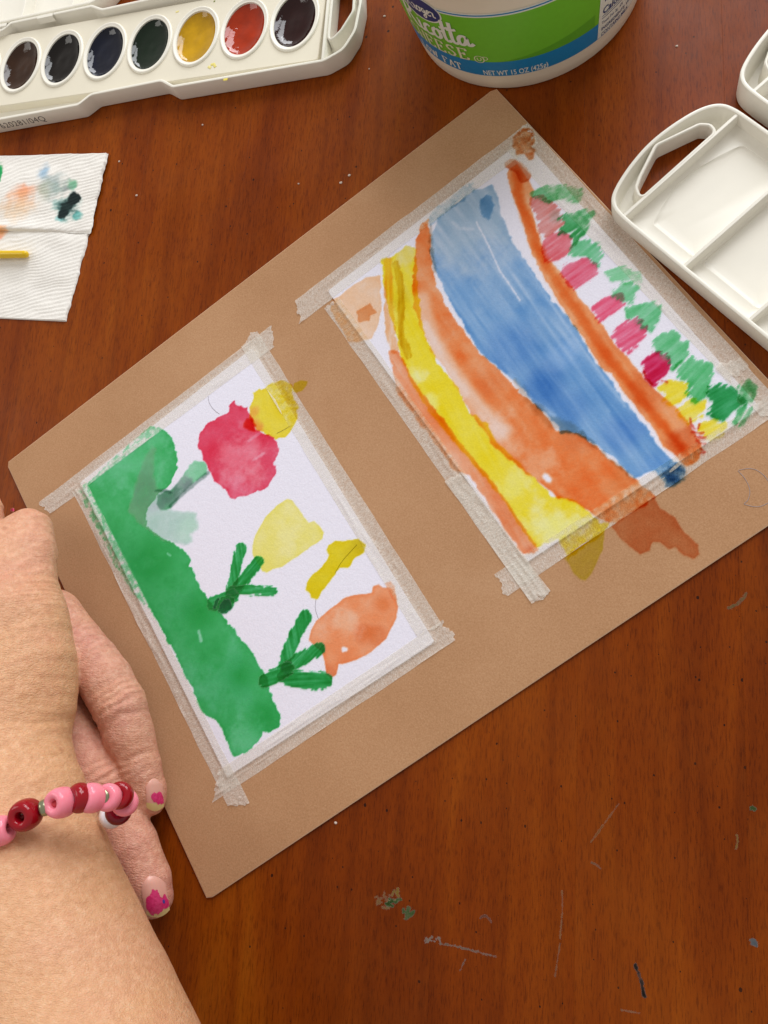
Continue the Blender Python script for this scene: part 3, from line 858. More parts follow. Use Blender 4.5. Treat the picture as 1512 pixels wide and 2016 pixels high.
for p, c, a in GR:
    paint(RIGHT, 'painted_leaf', [('p', cF(p))], c, 0.95, 0.25, (0.4, 0.6), 0.22, grow=0.9, streak=(a, 0.75, 0.3, 2.0), tape=0.75, body=0.15)
for p in ([(905, 1490), (960, 1455), (1062, 1470), (1050, 1540), (960, 1585), (925, 1560), (955, 1520)], [(1000, 1610), (1090, 1553), (1155, 1565), (1140, 1640), (1062, 1692), (1020, 1655)], [(1125, 1695), (1200, 1668), (1272, 1685), (1262, 1750), (1190, 1778), (1135, 1745)]):
    paint(RIGHT, 'painted_flower', [('p', cF(p))], (224, 204, 50), 0.95, 0.25, (0.4, 0.6), 0.2, grow=0.7, streak=(30, 0.7, 0.35, 1.7), label='yellow painted flower')
paint(RIGHT, 'paint_splatter', [('s', cF(p), 0.32) for p in ([(1075, 1660), (1085, 1700), (1100, 1720)], [(1090, 1735), (1120, 1745), (1150, 1740)], [(1100, 1760), (1140, 1772), (1160, 1768)], [(1110, 1775), (1125, 1800), (1160, 1805)], [(1130, 1830), (1165, 1845), (1135, 1852)], [(1120, 1715), (1128, 1690)], [(810, 1380), (825, 1420)], [(825, 1440), (865, 1470)], [(920, 1450), (945, 1458)])],
      (190, 60, 50), 0.9, 0.2, (0.3, 0.8), tape=1.0, step=0.3)
# moon drawn in pencil on the bare board
pencil(board, [[(1453, 926), (1468, 942), (1478, 964), (1474, 984), (1465, 991)], [(1455, 925), (1480, 920), (1503, 932), (1522, 960), (1520, 985)], [(1465, 992), (1490, 999), (1510, 992), (1522, 982)]])

# ------------------------------------------------------------------ marks on the table
CHALK = simple('dry_paint_crumb', (206, 190, 176), 0.9)


rs = np.random.RandomState(4)


def scatter(c, n, sx, sy, r0, r1):
    out = []
    for _ in range(n):
        u, v = c[0] + rs.randn() * sx, c[1] + rs.randn() * sy
        out.append(([(u, v), (u + rs.randn() * 5, v + rs.randn() * 4), (u + rs.randn() * 7, v + rs.randn() * 6)], rs.uniform(r0, r1)))
    return out


ONE = np.ones(3)
def stain(name, shapes, col, label=None, dens=0.9, rag=0.35):
    paint(table, name, [('s', q[0], q[1]) for q in shapes], col, dens * 0.85, 0.0, (rag * 0.8, 1.6), 0.9, soft=0.2, step=0.2, base=ONE, body=0.48, z0=0.03 + LAYER[0] * 0.0005, label=label)


stain('paint_stain', scatter((760, 1774), 12, 13, 6, 0.3, 0.6), (150, 118, 34), 'dried yellow paint stain')
stain('paint_stain', scatter((772, 1770), 6, 8, 8, 0.25, 0.5) + scatter((800, 1803), 8, 7, 6, 0.3, 0.6), (70, 100, 48), 'dried dark green paint stain')
stain('scratch', scatter((845, 1856), 8, 9, 3, 0.12, 0.3), (150, 138, 122), 'pale scuff with dried paint')
stain('scratch', [([(862, 1860), (900, 1866), (950, 1880), (975, 1886)], 0.16)], (128, 110, 92), 'long pale scratch', 0.8)
for pts, r, c in (([(1106, 1756), (1107, 1790), (1102, 1850)], 0.2, (176, 108, 36)), ([(1102, 1860), (1092, 1925)], 0.15, (150, 88, 30)), ([(904, 1914), (914, 1892)], 0.16, (130, 104, 84)), ([(944, 1810), (955, 1802), (966, 1818)], 0.3, (130, 70, 50)), ([(1163, 1660), (1190, 1622), (1218, 1584)], 0.18, (160, 92, 28)), ([(1165, 1700), (1176, 1706), (1182, 1712)], 0.3, (132, 88, 44)), ([(1452, 1646), (1454, 1658), (1450, 1672)], 0.3, (166, 128, 20)), ([(1224, 1992), (1258, 1998)], 0.2, (170, 110, 50))):
    stain('scratch', [(pts, r * 0.62)], tuple(int(k * 0.85) for k in c), None, 0.7, 0.22)
stain('gouge', [([(1250, 1902), (1262, 1930), (1269, 1964)], 0.4)], (8, 2, 1), 'dark gouge in the wood', 1.0, 0.3)
stain('paint_stain', [([(1484, 1856), (1488, 1860)], 0.9)], (86, 104, 118), 'small blue grey paint spot', 1.0)
stain('paint_stain', [([(1482, 1592), (1486, 1594)], 0.7)], (56, 84, 36), 'small green paint spot', 1.0)
stain('paint_stain', [([(1436, 1196), (1450, 1190), (1462, 1180), (1470, 1168)], 0.4)], (88, 78, 26), 'small olive paint stroke', 0.7)
for u, v in ((269, 385), (235, 318), (399, 246), (727, 136), (757, 32), (671, 360), (688, 345), (588, 362), (1332, 91), (661, 1620)):
    c0 = at(u, v, 0)
    m = MB()
    th_ = np.linspace(0, 2 * np.pi, 7, endpoint=False)
    rr = rs.uniform(0.25, 0.5)
    k_ = 1 + 0.5 * rs.rand(7)
    lp = lambda f, z: c0 + np.c_[rr * f * k_ * np.cos(th_) * 1.2, rr * f * k_ * np.sin(th_), np.full(7, z)]
    m.loft([lp(1, 0.0), lp(1, 0.2), lp(0.55, 0.42)], cap_end=True)
    m.build('paint_crumb', CHALK, table)

# ------------------------------------------------------------------ plastic trays and the paint box
TRAY_D = [(-30, -3), (-30, 5), (-27.5, 10.5), (-19, 14.6), (-7, 16.3), (7, 16.3), (19, 14.6), (27.5, 10.5), (30, 5), (30, -3)]


def frame_map(o, ex, ey):
    o, ex, ey = map(np.asarray, (o, ex, ey))
    return lambda p: o + np.asarray(p)[:, :1] * ex + np.asarray(p)[:, 1:2] * ey


def ccw(p):
    return p if area2(p) > 0 else p[::-1]


def wall_loops(out, h, t=1.7, zf=1.3, r=0.55):
    return [z3(inset(out, 0.9), 0), z3(inset(out, 0.25), 0.3), z3(out, 1.2), z3(out, h - r), z3(inset(out, r * 0.35), h - r * 0.25), z3(inset(out, r), h),
            z3(inset(out, t - r), h), z3(inset(out, t - r * 0.3), h - r * 0.3), z3(inset(out, t), h - r), z3(inset(out, t + 0.5), zf + 1.0), z3(inset(out, t + 1.3), zf)]


def ring_loops(hole, h, t=1.3, zf=1.3, r=0.4):
    hole = ccw(hole)
    return [z3(inset(hole, -t - 0.8), zf), z3(inset(hole, -t - 0.2), zf + 0.8), z3(inset(hole, -t), h - r), z3(inset(hole, -t + r), h), z3(inset(hole, -r), h), z3(hole, h - r), z3(hole, 0.3), z3(inset(hole, -0.4), 0)]


def bar(m, a, b, t0, t1, z0, z1):
    """a moulded rib from a to b, t0 thick at the foot and t1 at the top"""
    a, b = np.asarray(a, float), np.asarray(b, float)
    d = (b - a) / np.linalg.norm(b - a)
    n = np.array([-d[1], d[0]])
    prof = [(-t0 / 2, z0), (-t1 / 2, z1 - 0.35), (-t1 / 2 + 0.3, z1), (t1 / 2 - 0.3, z1), (t1 / 2, z1 - 0.35), (t0 / 2, z0)]
    loops = [np.array([[*(p + n * x), z] for x, z in prof]) for p in (a, b)]
    m.loft([loops[0], loops[1]], closed=False)


def handle_end(mp, root, h, mat, hole_local, length, name='tray_body', notch=None):
    """outer shell with the D-shaped carrying end, hole and ring"""
    dee = smooth_poly([(-29.8, -14), (-29.8, -4), (-29.4, 4), (-27.2, 8.6), (-22.5, 11.6), (-12, 14.8), (0, 16.5), (12, 15.3), (22.5, 12.6), (28.3, 8.2), (29.8, 2), (29.8, -6), (29.8, -14)], 3, False)
    out = np.vstack([dee, [(29.8, -length), (-29.8, -length)]])
    out = ccw(resample(mp(out[:, ::-1]), 1.0))
    hl = ccw(resample(mp(np.array(fillet(hole_local, [2.0, 1.5, 2.5, 3.0, 1.6, 1.4, 2.0]))[:, ::-1]), 0.6))
    m = MB()
    m.loft(wall_loops(out, h))
    m.fill(inset(out, 3.0), [inset(hl, -2.1)], 1.3)
    m.fill(inset(out, 0.9), [inset(hl, -0.4)], 0.0)
    m.build(name, mat, root, sharp=40)
    m = MB()
    m.loft(ring_loops(hl, h - 0.4))
    m.build('handle_ring', mat, root, sharp=40)
    return out


def tray_frame(corner_px, other_px, z):
    A, B = at(*corner_px, z)[:2], at(*other_px, z)[:2]
    d = (B - A) / np.linalg.norm(B - A)
    c_, s_ = math.cos(0.061), math.sin(0.061)
    d = np.array([d[0] * c_ - d[1] * s_, d[0] * s_ + d[1] * c_])
    n = np.array([-d[1], d[0]])
    mid = (A + B) / 2
    return mid, d, n, np.linalg.norm(B - A)


HOLE = [(-18.4, 1.2), (-16.4, 5.2), (-12.5, 7.4), (0.6, 12.9), (16.5, 7.2), (18.4, 4.5), (17.8, 1.2)]     # (across, along) from the divider


def mixing_tray(name, label, corner, other, h, mat, length=150):
    mid, d, n, wd = tray_frame(corner, other, h)
    mp = frame_map(mid, n, d)            # x along the tray towards the handle, y across
    root = thing(name, label, 'paint tray', (*mid, 0), 'white plastic trays at the right')
    handle_end(mp, root, h, mat, HOLE, length)
    inner = 28.2
    m = MB()
    pos = [0.0, -31.8, -63.6, -95.4, -127.2]
    for x in pos:
        e = mp(np.array([(x, -inner - 0.3), (x, inner + 0.3)]))
        o = MB()
        bar(o, e[0], e[1], 2.3, 1.6, 1.0, h - 0.5)
        o.build('divider', mat, root, sharp=40)
    for k in range(4):
        x1, x0 = pos[k] - 0.8, pos[k + 1] + 0.8
        top = fillet([(x0, -inner), (x1, -inner), (x1, inner), (x0, inner)], 1.0, 8)
        if k == 0:
            bot = fillet([(x0 + 0.8, -21.2), (x1 - 7.5, -21.2), (x1 - 4.8, -15), (x1 - 1.9, -5), (x1 - 1.9, 5), (x1 - 4.6, 15), (x1 - 7.5, 23.6), (x0 + 0.8, 24.2)], [1.2, 1.5, 10, 12, 12, 14, 3, 1.2], 8)
        else:
            bot = fillet([(x0 + 1.2, -21), (x1 - 1.2, -21), (x1 - 1.2, 20.5), (x0 + 1.2, 20.5)], 1.5, 8)
        N = 320
        c = np.array([(x0 + x1) / 2, -0.2])
        def polar(p, N=320):
            p = resample(smooth_poly(p, 2), 0.15)
            a = np.arctan2(p[:, 1] - c[1], p[:, 0] - c[0])
            order = np.argsort(a)
            aa, pp = a[order], p[order]
            th = np.linspace(-np.pi, np.pi, N, endpoint=False)
            return np.stack([np.interp(th, aa, pp[:, j], period=2 * np.pi) for j in (0, 1)], 1)
        T, B = polar(top), polar(bot)
        mx = lambda t: mp(T + (B - T) * t)
        o = MB()
        loops = [z3(mx(0), 3.3), z3(mx(0.4), 2.7), z3(mx(0.9), 2.2), z3(mx(0.97), 2.32), z3(mx(1.03), 2.3), z3(mx(1.08), 1.95), z3(mx(1.25), 1.75), z3(mx(1.7), 1.62)]
        o.loft(loops, cap_end=True)
        o.build('mixing_well', mat, root, sharp=50)
    return root


mixing_tray('mixing_tray', 'white plastic tray with empty mixing wells beside the river painting', (1216, 423), (1465, 223), 8.5, WHITE)
mixing_tray('mixing_tray', 'corner of a second deeper white plastic tray cut off by the right picture edge', (1483, 168), (1720, -20), 11.5, WHITE)

# --- paint box with eight pans
box = thing('paint_box', 'open white paint box with a row of wet oval colour pans', 'paint box', (-230, 306, 0))
BH = 9.0
bo = [(-460, 274.6), (-264, 276.6), (-257, 281.4), (-217, 282.2), (-210, 277.4), (-131, 277.2), (-121.5, 281.5), (-116.2, 291), (-114.6, 306), (-116, 320), (-121, 331), (-131, 335.4),
      (-259, 334.4), (-266, 338.2), (-318, 338.6), (-323, 335.0), (-460, 336)]
bout = ccw(resample(fillet(bo, [4, 4, 4, 4, 4, 9, 9, 12, 14, 12, 9, 9, 3, 3, 3, 3, 4]), 1.0))
hole = ccw(resample(fillet([(-129.4, 288.6), (-124.4, 294), (-119.4, 303), (-119.6, 312), (-124, 322), (-129.4, 325)], [2.4, 4, 5, 5, 4, 2.4]), 0.6))
m = MB()
m.loft(wall_loops(bout, BH, 1.6))
m.fill(inset(bout, 2.9), [inset(hole, -2.1)], 1.3)
m.fill(inset(bout, 0.9), [inset(hole, -0.4)], 0.0)
m.build('box_body', WHITE, box, sharp=40)
m = MB()
m.loft(ring_loops(hole, BH - 0.4))
m.build('handle_ring', WHITE, box, sharp=40)
m = MB()
bar(m, (-131.8, 279.0), (-131.8, 333.8), 2.2, 1.6, 1.0, BH - 0.3)
m.build('divider', WHITE, box, sharp=40)
ang = math.radians(-1.9)
ca, sa = math.cos(ang), math.sin(ang)
PC = np.array([-149.4, 306.3])
pan_map = lambda p: PC + np.stack([p[:, 0] * ca - p[:, 1] * sa, p[:, 0] * sa + p[:, 1] * ca], 1)
strip_o = pan_map(fillet([(-300, -24.0), (14.6, -24.0), (14.6, 21.8), (-300, 21.8)], 1.2))
strip_o = ccw(resample(strip_o, 1.5))
PZ = 5.8
cols = [('maroon', (52, 10, 10)), ('red', (166, 46, 8)), ('yellow', (192, 146, 8)), ('dark green', (10, 40, 20)), ('navy', (12, 22, 48)), ('black', (22, 15, 13)), ('brown', (72, 42, 22)), ('violet', (34, 18, 34))]
th = np.linspace(0, 2 * np.pi, 64, endpoint=False)
oval = lambda a, b: np.stack([a * np.cos(th), b * np.sin(th)], 1)
m = MB()
holes = [pan_map(oval(12.0, 16.2) + np.array([-26.55 * k, 0]))[::-1] for k in range(8)]
m.loft([z3(strip_o, 1.2), z3(strip_o, PZ - 0.3), z3(inset(strip_o, 0.3), PZ)])
m.fill(inset(strip_o, 0.3), holes, PZ)
m.build('pan_strip', CREAM, box, sharp=40)
for k, (cn, cc) in enumerate(cols):
    off = np.array([-26.55 * k, 0.0])
    O = lambda a, b: pan_map(oval(a, b) + off)
    m = MB()
    m.loft([z3(O(13.0, 17.4), PZ - 0.2), z3(O(12.9, 17.3), PZ + 0.5), z3(O(12.5, 16.9), PZ + 0.95), z3(O(12.0, 16.4), PZ + 0.95), z3(O(11.6, 16.0), PZ + 0.6), z3(O(11.0, 15.3), PZ + 0.55),
            z3(O(10.7, 15.0), PZ + 0.45), z3(O(10.5, 14.7), PZ - 0.6), z3(O(10.45, 14.6), PZ - 3.2)])
    pan = m.build('paint_pan', WHITE, box, sharp=50)
    pm = NT('wet_paint_' + cn.replace(' ', '_'))
    nz = pm.noise(pm.obj(), 140, 3, 0.5)
    c0 = srgb(cc)
    rough = pm.ramp(pm.noise(pm.obj(), 500, 3, 0.7), [(0.45, 0.03), (0.8, 0.09)])
    pm.set(pm.p, 'Specular IOR Level', 0.38)
    c0 = c0 * (0.5 if max(cc) < 80 else 0.9)
    pm.pr(Base_Color=pm.ramp(nz, [(0.3, c0 * 0.8), (0.7, c0 * 1.15)]), Roughness=rough, Normal=pm.bump(pm.noise(pm.obj(), 260, 3), 0.0004, 0.5))
        # worn hollow with a wet meniscus round the rim
    m = MB()
    loops = []
    for t in np.linspace(1.0, 0.04, 18):
        jit = 1 + 0.015 * np.sin(th * 3 + k) * t
        z = PZ - 2.6 + 2.5 * t ** 4.5 + 0.12 * math.sin(t * 9 + k)
        loops.append(z3(O(10.55 * t, 14.75 * t) + 0, z) + np.c_[np.zeros((64, 2)), 0.12 * np.sin(th * 2 + k * 1.3) * t])
    m.loft(loops, cap_end=True)
    o = m.build('paint_cake', pm.m, pan, sharp=None)
    o['label'] = 'wet %s paint' % cn
# dried drips on the strip
for pts, r, col in (([(201, 62), (204, 58)], 0.5, (40, 44, 60)), ([(209, 55), (212, 52)], 0.6, (30, 36, 56)), ([(263, 67), (264, 66)], 0.3, (30, 70, 50)), ([(415, 128), (421, 126), (424, 132)], 0.8, (226, 212, 120)), ([(410, 131), (415, 134)], 0.7, (230, 218, 140)), ([(440, 157), (448, 156)], 0.6, (232, 214, 90)), ([(408, 103), (412, 97)], 0.5, (196, 160, 40)), ([(346, 24), (352, 22)], 0.5, (236, 222, 150)), ([(421, 4), (423, 1)], 0.4, (120, 130, 50)), ([(551, 6), (552, 5)], 0.4, (90, 30, 40))):
    m = MB()
    zz = 9.0 if pts[0][1] > 150 else PZ + 0.05
    P = np.array([at(u, v, zz) for u, v in pts])
    m.tube(P, r, 7)
    m.v = [(v[0], v[1], zz + (v[2] - zz) * 0.25) for v in m.v]
    m.build('paint_drip', simple('drip', col, 0.4), box)
# hinged lid lying open behind the box
m = MB()
lo_ = ccw(resample(fillet([(-480, 340.2), (-268, 340.2), (-258, 344), (-247, 362), (-243, 385), (-246, 398), (-480, 400)], [4, 5, 8, 14, 14, 8, 4]), 1.0))
m.loft(wall_loops(lo_, 8.2, 1.8))
m.fill(inset(lo_, 3.1), [], 1.3)
m.fill(inset(lo_, 0.9), [], 0.0)
lid = m.build('lid', WHITE, box, sharp=40)
for a, b in (((-313.5, 341.5), (-311, 399)), ((-281, 341.5), (-279, 399)), ((-345.5, 341.5), (-343, 399))):
    m = MB()
    bar(m, a, b, 3.4, 2.2, 1.0, 7.4)
    m.build('divider', WHITE, lid, sharp=40)
for a in (-330, -300):
    m = MB()
    bar(m, (a, 337.0), (a + 10, 337.0), 3.6, 2.4, 6.5, 9.3)
    m.build('hinge', WHITE, lid, sharp=40)


# ------------------------------------------------------------------ lettering
def text_mesh(txt, size, align='CENTER', spacing=1.0, bold=0.0):
    cu = bpy.data.curves.new('t', 'FONT')
    cu.body = txt
    cu.size = size
    cu.align_x = align
    cu.space_character = spacing
    cu.resolution_u = 3
    cu.offset = bold
    ob = bpy.data.objects.new('t', cu)
    C.objects.link(ob)
    bpy.context.view_layer.update()
    dg = bpy.context.evaluated_depsgraph_get()
    me = bpy.data.meshes.new_from_object(ob.evaluated_get(dg))
    v = np.array([x.co[:] for x in me.vertices])
    f = [list(p.vertices) for p in me.polygons]
    bpy.data.objects.remove(ob)
    bpy.data.curves.remove(cu)
    bpy.data.meshes.remove(me)
    # cut long triangles so that the letters can follow a curved wall
    return v, f


INKM = simple('stamp_ink', (96, 92, 88), 0.7)
v, f = text_mesh('620281/04Q', 5.2, 'LEFT', 1.08)
x0 = at(2, 245, 4)[0]
P = np.c_[x0 + 0.6 + v[:, 0] * 1.0, np.zeros(len(v)), 3.0 + v[:, 1] * 1.0]
P[:, 1] = 274.6 + (P[:, 0] + 460) / 196 * 2.0 - 0.06
link('stamped_number', P, f, INKM, box, False)

# ------------------------------------------------------------------ cheese tub
TC, TR0, TSL, TH_ = np.array([-40.8, 304.0]), 49.6, 0.135, 62.0
tub_r = lambda z: TR0 + TSL * np.asarray(z)


def tub_pt(a, z, lift=0.0):
    r = tub_r(z) + lift
    return np.stack([TC[0] + r * np.cos(a), TC[1] + r * np.sin(a), np.asarray(z) + 0 * np.asarray(a)], -1)


def tub_hit(u, v):
    d = RW.T @ np.array([(u - 756) / F_PX, -(v - 1008) / F_PX, -1.0])
    ts = np.linspace(150, 460, 8000)
    P = CAM + ts[:, None] * d / np.linalg.norm(d)
    g = np.hypot(P[:, 0] - TC[0], P[:, 1] - TC[1]) - tub_r(P[:, 2])
    k = np.argmax((g < 0) & (P[:, 2] < 90))
    return math.atan2(P[k, 1] - TC[1], P[k, 0] - TC[0]), P[k, 2]


tub = thing('cheese_tub', 'round white plastic ricotta tub with a green and blue label at the top edge', 'food tub', (*TC, 0))
TUBW = mat_plastic('tub_plastic', (232, 226, 206), 0.38)
m = MB()
ta = np.linspace(0, 2 * np.pi, 128, endpoint=False)
ring = lambda r, z: np.c_[TC[0] + r * np.cos(ta), TC[1] + r * np.sin(ta), np.full(128, z)]
prof = [(TR0 - 3, 0.9), (TR0 - 1.6, 0.05), (TR0 - 0.6, 0.25), (TR0, 1.1)] + [(float(tub_r(z)), z) for z in (6, 20, 34, 48, 56)] + [(tub_r(56) + 1.6, 57), (tub_r(56) + 1.9, 58), (tub_r(56) + 1.9, 61), (tub_r(56) + 1.2, 62), (tub_r(56) - 0.2, 61.8), (tub_r(56) - 1.0, 60)] + [(float(tub_r(z)) - 1.3, z) for z in (50, 30, 12, 4)] + [(TR0 - 4, 2.0)]
m.loft([ring(r, z) for r, z in prof], cap_start=True, cap_end=True)
m.build('tub_body', TUBW, tub, sharp=40)


def label_mat(name, col):
    n = NT(name)
    n.pr(Base_Color=n.ramp(n.noise(n.obj(), 400, 2), [(0.3, srgb(col) * 0.95), (0.7, srgb(col))]), Roughness=0.36)
    n.set(n.p, 'Specular IOR Level', 0.4)
    return n.m


LG, LGD, LB, LW, LN = (label_mat(*x) for x in (('label_green', (112, 192, 52)), ('label_dark_green', (92, 170, 48)), ('label_blue', (22, 132, 190)), ('label_white', (226, 232, 222)), ('label_navy', (34, 62, 118))))


def band(name, z0, z1, mat, parent, a0=-math.pi, a1=math.pi, lift=0.12, n=160):
    """a strip of the printed label; z0 and z1 are functions of the angle"""
    a = np.linspace(a0, a1, n)
    rows = 6
    v, f = [], []
    Z0 = np.array([z0(x) if callable(z0) else z0 for x in a])
    Z1 = np.array([z1(x) if callable(z1) else z1 for x in a])
    for k in range(rows):
        v.append(tub_pt(a, Z0 + (Z1 - Z0) * k / (rows - 1), lift))
    v = np.vstack(v)
    for k in range(rows - 1):
        for i in range(n - 1):
            f.append((k * n + i, k * n + i + 1, (k + 1) * n + i + 1, (k + 1) * n + i))
    return link(name, v, f, mat, parent)


zb0 = tub_hit(974, 149)[1]
zb1 = tub_hit(962, 122)[1]
zt = tub_hit(958, 31)[1]
lab = band('label', zb1 - 0.2, zt, LG, tub)
band('blue_band', zb0, zb1, LB, lab, lift=0.16)
aD0, aD1 = tub_hit(985, 118)[0], tub_hit(1172, 25)[0]
zD = tub_hit(1172, 28)[1]
band('dark_green_swoosh', zb1, lambda a: zb1 + max(0.05, (zD - zb1) * min(1, (a - aD0) / (aD1 - aD0))) ** 1.0, LGD, lab, aD0, aD1, 0.15, 60)
band('white_line', zt - 0.9, zt + 1.3, LW, lab, lift=0.15)
band('blue_line', zt - 0.2, zt + 0.5, LB, lab, lift=0.18)


def wrap(v2, a0, z0, sx=1.0, lift=0.2, slant=0.0):
    """flat lettering (mm) laid round the wall: x to the right, y up"""
    x = v2[:, 0] * sx + v2[:, 1] * slant
    z = z0 + v2[:, 1]
    return tub_pt(a0 + x / tub_r(z0), z, lift)


def tub_text(txt, px, size, mat, name='lettering', sx=1.0, bold=0.0, align='LEFT', lift=0.22, spacing=1.0):
    a, z = tub_hit(*px)
    v, f = text_mesh(txt, size, align, spacing, bold)
    return link(name, wrap(v, a, z, sx, lift), f, mat, lab, False)


def ribbon(strokes, w, a0, z0, mat, s=1.0, name='lettering', lift=0.24):
    """pen strokes drawn with a round nib"""
    m = MB()
    for k_, st in enumerate(strokes):
        p = resample(smooth_poly(np.array(st, float) * s, 2, False), 0.35, False)
        t = np.gradient(p, axis=0)
        t /= np.linalg.norm(t, axis=1)[:, None] + 1e-9
        nn = np.stack([-t[:, 1], t[:, 0]], 1)
        ww = w * (0.75 + 0.45 * np.abs(t[:, 1]))[:, None] * s
        A, B = p + nn * ww / 2, p - nn * ww / 2
        va, vb = wrap(A, a0, z0, 1, lift + k_ * 0.01), wrap(B, a0, z0, 1, lift + k_ * 0.01)
        n = len(p)
        m.add(np.vstack([va, vb]), [(i, i + 1, n + i + 1, n + i) for i in range(n - 1)])
    return m.build(name, mat, lab)


SCRIPT = {  # x, y in x-heights
    'R': ([[(0.1, 0), (0.25, 1), (0.4, 2.0)], [(-0.1, 1.5), (0.2, 2.0), (0.8, 2.1), (1.05, 1.7), (0.8, 1.15), (0.3, 1.0)], [(0.5, 1.0), (0.8, 0.5), (1.1, 0.05), (1.4, 0.1)]], 1.35),
    'i': ([[(0, 0.8), (0.15, 1.0), (0.1, 0.3), (0.25, 0.0), (0.5, 0.2)], [(0.22, 1.38), (0.28, 1.45)]], 0.5),
    'c': ([[(0.65, 0.85), (0.45, 1.0), (0.1, 0.7), (0.08, 0.2), (0.35, 0.0), (0.75, 0.2)]], 0.75),
    'o': ([[(0.45, 1.0), (0.1, 0.75), (0.1, 0.2), (0.4, 0.0), (0.7, 0.3), (0.65, 0.8), (0.45, 1.0), (0.7, 0.85), (0.95, 0.9)]], 0.85),
    't': ([[(0.3, 2.0), (0.2, 1.0), (0.15, 0.3), (0.3, 0.0), (0.6, 0.2)], [(-0.05, 1.25), (0.3, 1.3), (0.65, 1.42)]], 0.55),
    'a': ([[(0.65, 0.85), (0.4, 1.0), (0.1, 0.7), (0.08, 0.2), (0.3, 0.0), (0.6, 0.35), (0.7, 0.95), (0.65, 0.3), (0.8, 0.0), (1.1, 0.3)]], 0.9),
    'K': ([[(0.1, 0), (0.3, 1.9)], [(1.0, 1.9), (0.6, 1.4), (0.28, 0.95), (0.6, 0.5), (1.0, 0.0), (1.25, 0.1)]], 1.1),
    'r': ([[(0, 0.8), (0.15, 1.0), (0.3, 0.85), (0.45, 0.9), (0.35, 0.3), (0.5, 0.0), (0.7, 0.2)]], 0.65),
    'g': ([[(0.6, 0.9), (0.35, 1.0), (0.1, 0.6), (0.25, 0.1), (0.55, 0.4), (0.65, 1.0), (0.6, -0.3), (0.35, -0.75), (0.05, -0.5), (0.4, -0.1), (0.85, 0.3)]], 0.8),
    'e': ([[(0.1, 0.45), (0.5, 0.6), (0.55, 0.9), (0.35, 1.0), (0.1, 0.6), (0.15, 0.15), (0.4, 0.0), (0.7, 0.25)]], 0.7)}


def script(txt, width_px0, width_px1, w, mat, name='lettering'):
    a0, _ = tub_hit(*width_px0)
    a1, z0 = tub_hit(*width_px1)
    tot = sum(SCRIPT[c][1] for c in txt)
    s = (a1 - a0) * tub_r(z0) / tot
    st, x = [], 0
    for c in txt:
        for q in SCRIPT[c][0]:
            st.append([(x + p[0], p[1]) for p in q])
        x += SCRIPT[c][1]
    return ribbon(st, w, a0, z0, mat, s, name)


script('Ricotta', (812, 40), (930, 91), 0.24, LW)
SER = dict(C=[[(0.62, 0.75), (0.55, 0.95), (0.35, 1), (0.1, 0.75), (0.1, 0.25), (0.35, 0), (0.6, 0.1), (0.66, 0.25)]],
           H=[[(0.12, 0), (0.12, 1)], [(0.6, 0), (0.6, 1)], [(0.12, 0.5), (0.6, 0.5)], [(0, 0), (0.24, 0)], [(0, 1), (0.24, 1)], [(0.48, 0), (0.72, 0)], [(0.48, 1), (0.72, 1)]],
           E=[[(0.12, 0), (0.12, 1)], [(0, 1), (0.58, 1), (0.6, 0.82)], [(0, 0), (0.6, 0), (0.62, 0.2)], [(0.12, 0.52), (0.42, 0.52)], [(0.42, 0.4), (0.42, 0.64)]],
           S=[[(0.55, 0.78), (0.5, 0.98), (0.25, 1), (0.08, 0.78), (0.25, 0.56), (0.5, 0.42), (0.58, 0.2), (0.38, 0), (0.14, 0.04), (0.06, 0.24)]],
           L=[[(0.12, 0), (0.12, 1)], [(0, 1), (0.26, 1)], [(0, 0), (0.56, 0), (0.58, 0.22)]],
           O=[[(0.35, 1), (0.1, 0.75), (0.1, 0.25), (0.35, 0), (0.6, 0.25), (0.6, 0.75), (0.35, 1)]],
           W=[[(0.05, 1), (0.25, 0)], [(0.25, 0), (0.45, 0.9)], [(0.45, 0.9), (0.65, 0)], [(0.65, 0), (0.88, 1)], [(-0.05, 1), (0.18, 1)], [(0.76, 1), (0.98, 1)]],
           F=[[(0.12, 0), (0.12, 1)], [(0, 1), (0.58, 1), (0.6, 0.8)], [(0, 0), (0.26, 0)], [(0.12, 0.52), (0.42, 0.52)]],
           A=[[(0.08, 0), (0.36, 1)], [(0.36, 1), (0.64, 0)], [(0.2, 0.35), (0.52, 0.35)], [(0, 0), (0.2, 0)], [(0.52, 0), (0.74, 0)]],
           T=[[(0.33, 0), (0.33, 1)], [(0.03, 0.78), (0.05, 1), (0.61, 1), (0.63, 0.78)], [(0.2, 0), (0.46, 0)]])
SER[' '] = []


def serif(txt, p0, p1, h, w, mat, sp=0.16):
    a0, _ = tub_hit(*p0)
    a1, z0 = tub_hit(*p1)
    adv = {'W': 0.95, ' ': 0.4}
    tot = sum(adv.get(c, 0.66) + sp for c in txt)
    sx = (a1 - a0) * tub_r(z0) / tot
    st, x = [], 0
    for c in txt:
        for q in SER[c]:
            st.append([((x + p[0]) * sx, p[1] * h) for p in q])
        x += adv.get(c, 0.66) + sp
    m = MB()
    for k_, q in enumerate(st):
        p = np.array(q, float)
        if len(p) > 4:
            p = smooth_poly(p, 2, False)
        p = resample(p, 0.3, False)
        t = np.gradient(p, axis=0)
        t /= np.linalg.norm(t, axis=1)[:, None] + 1e-9
        nn = np.stack([-t[:, 1], t[:, 0]], 1) * (w * (0.6 + 0.6 * np.abs(t[:, 1])))[:, None] / 2
        n = len(p)
        m.add(np.vstack([wrap(p + nn, a0, z0, 1, 0.24 + k_ * 0.006), wrap(p - nn, a0, z0, 1, 0.24 + k_ * 0.006)]), [(i, i + 1, n + i + 1, n + i) for i in range(n - 1)])
    m.build('lettering', mat, lab)


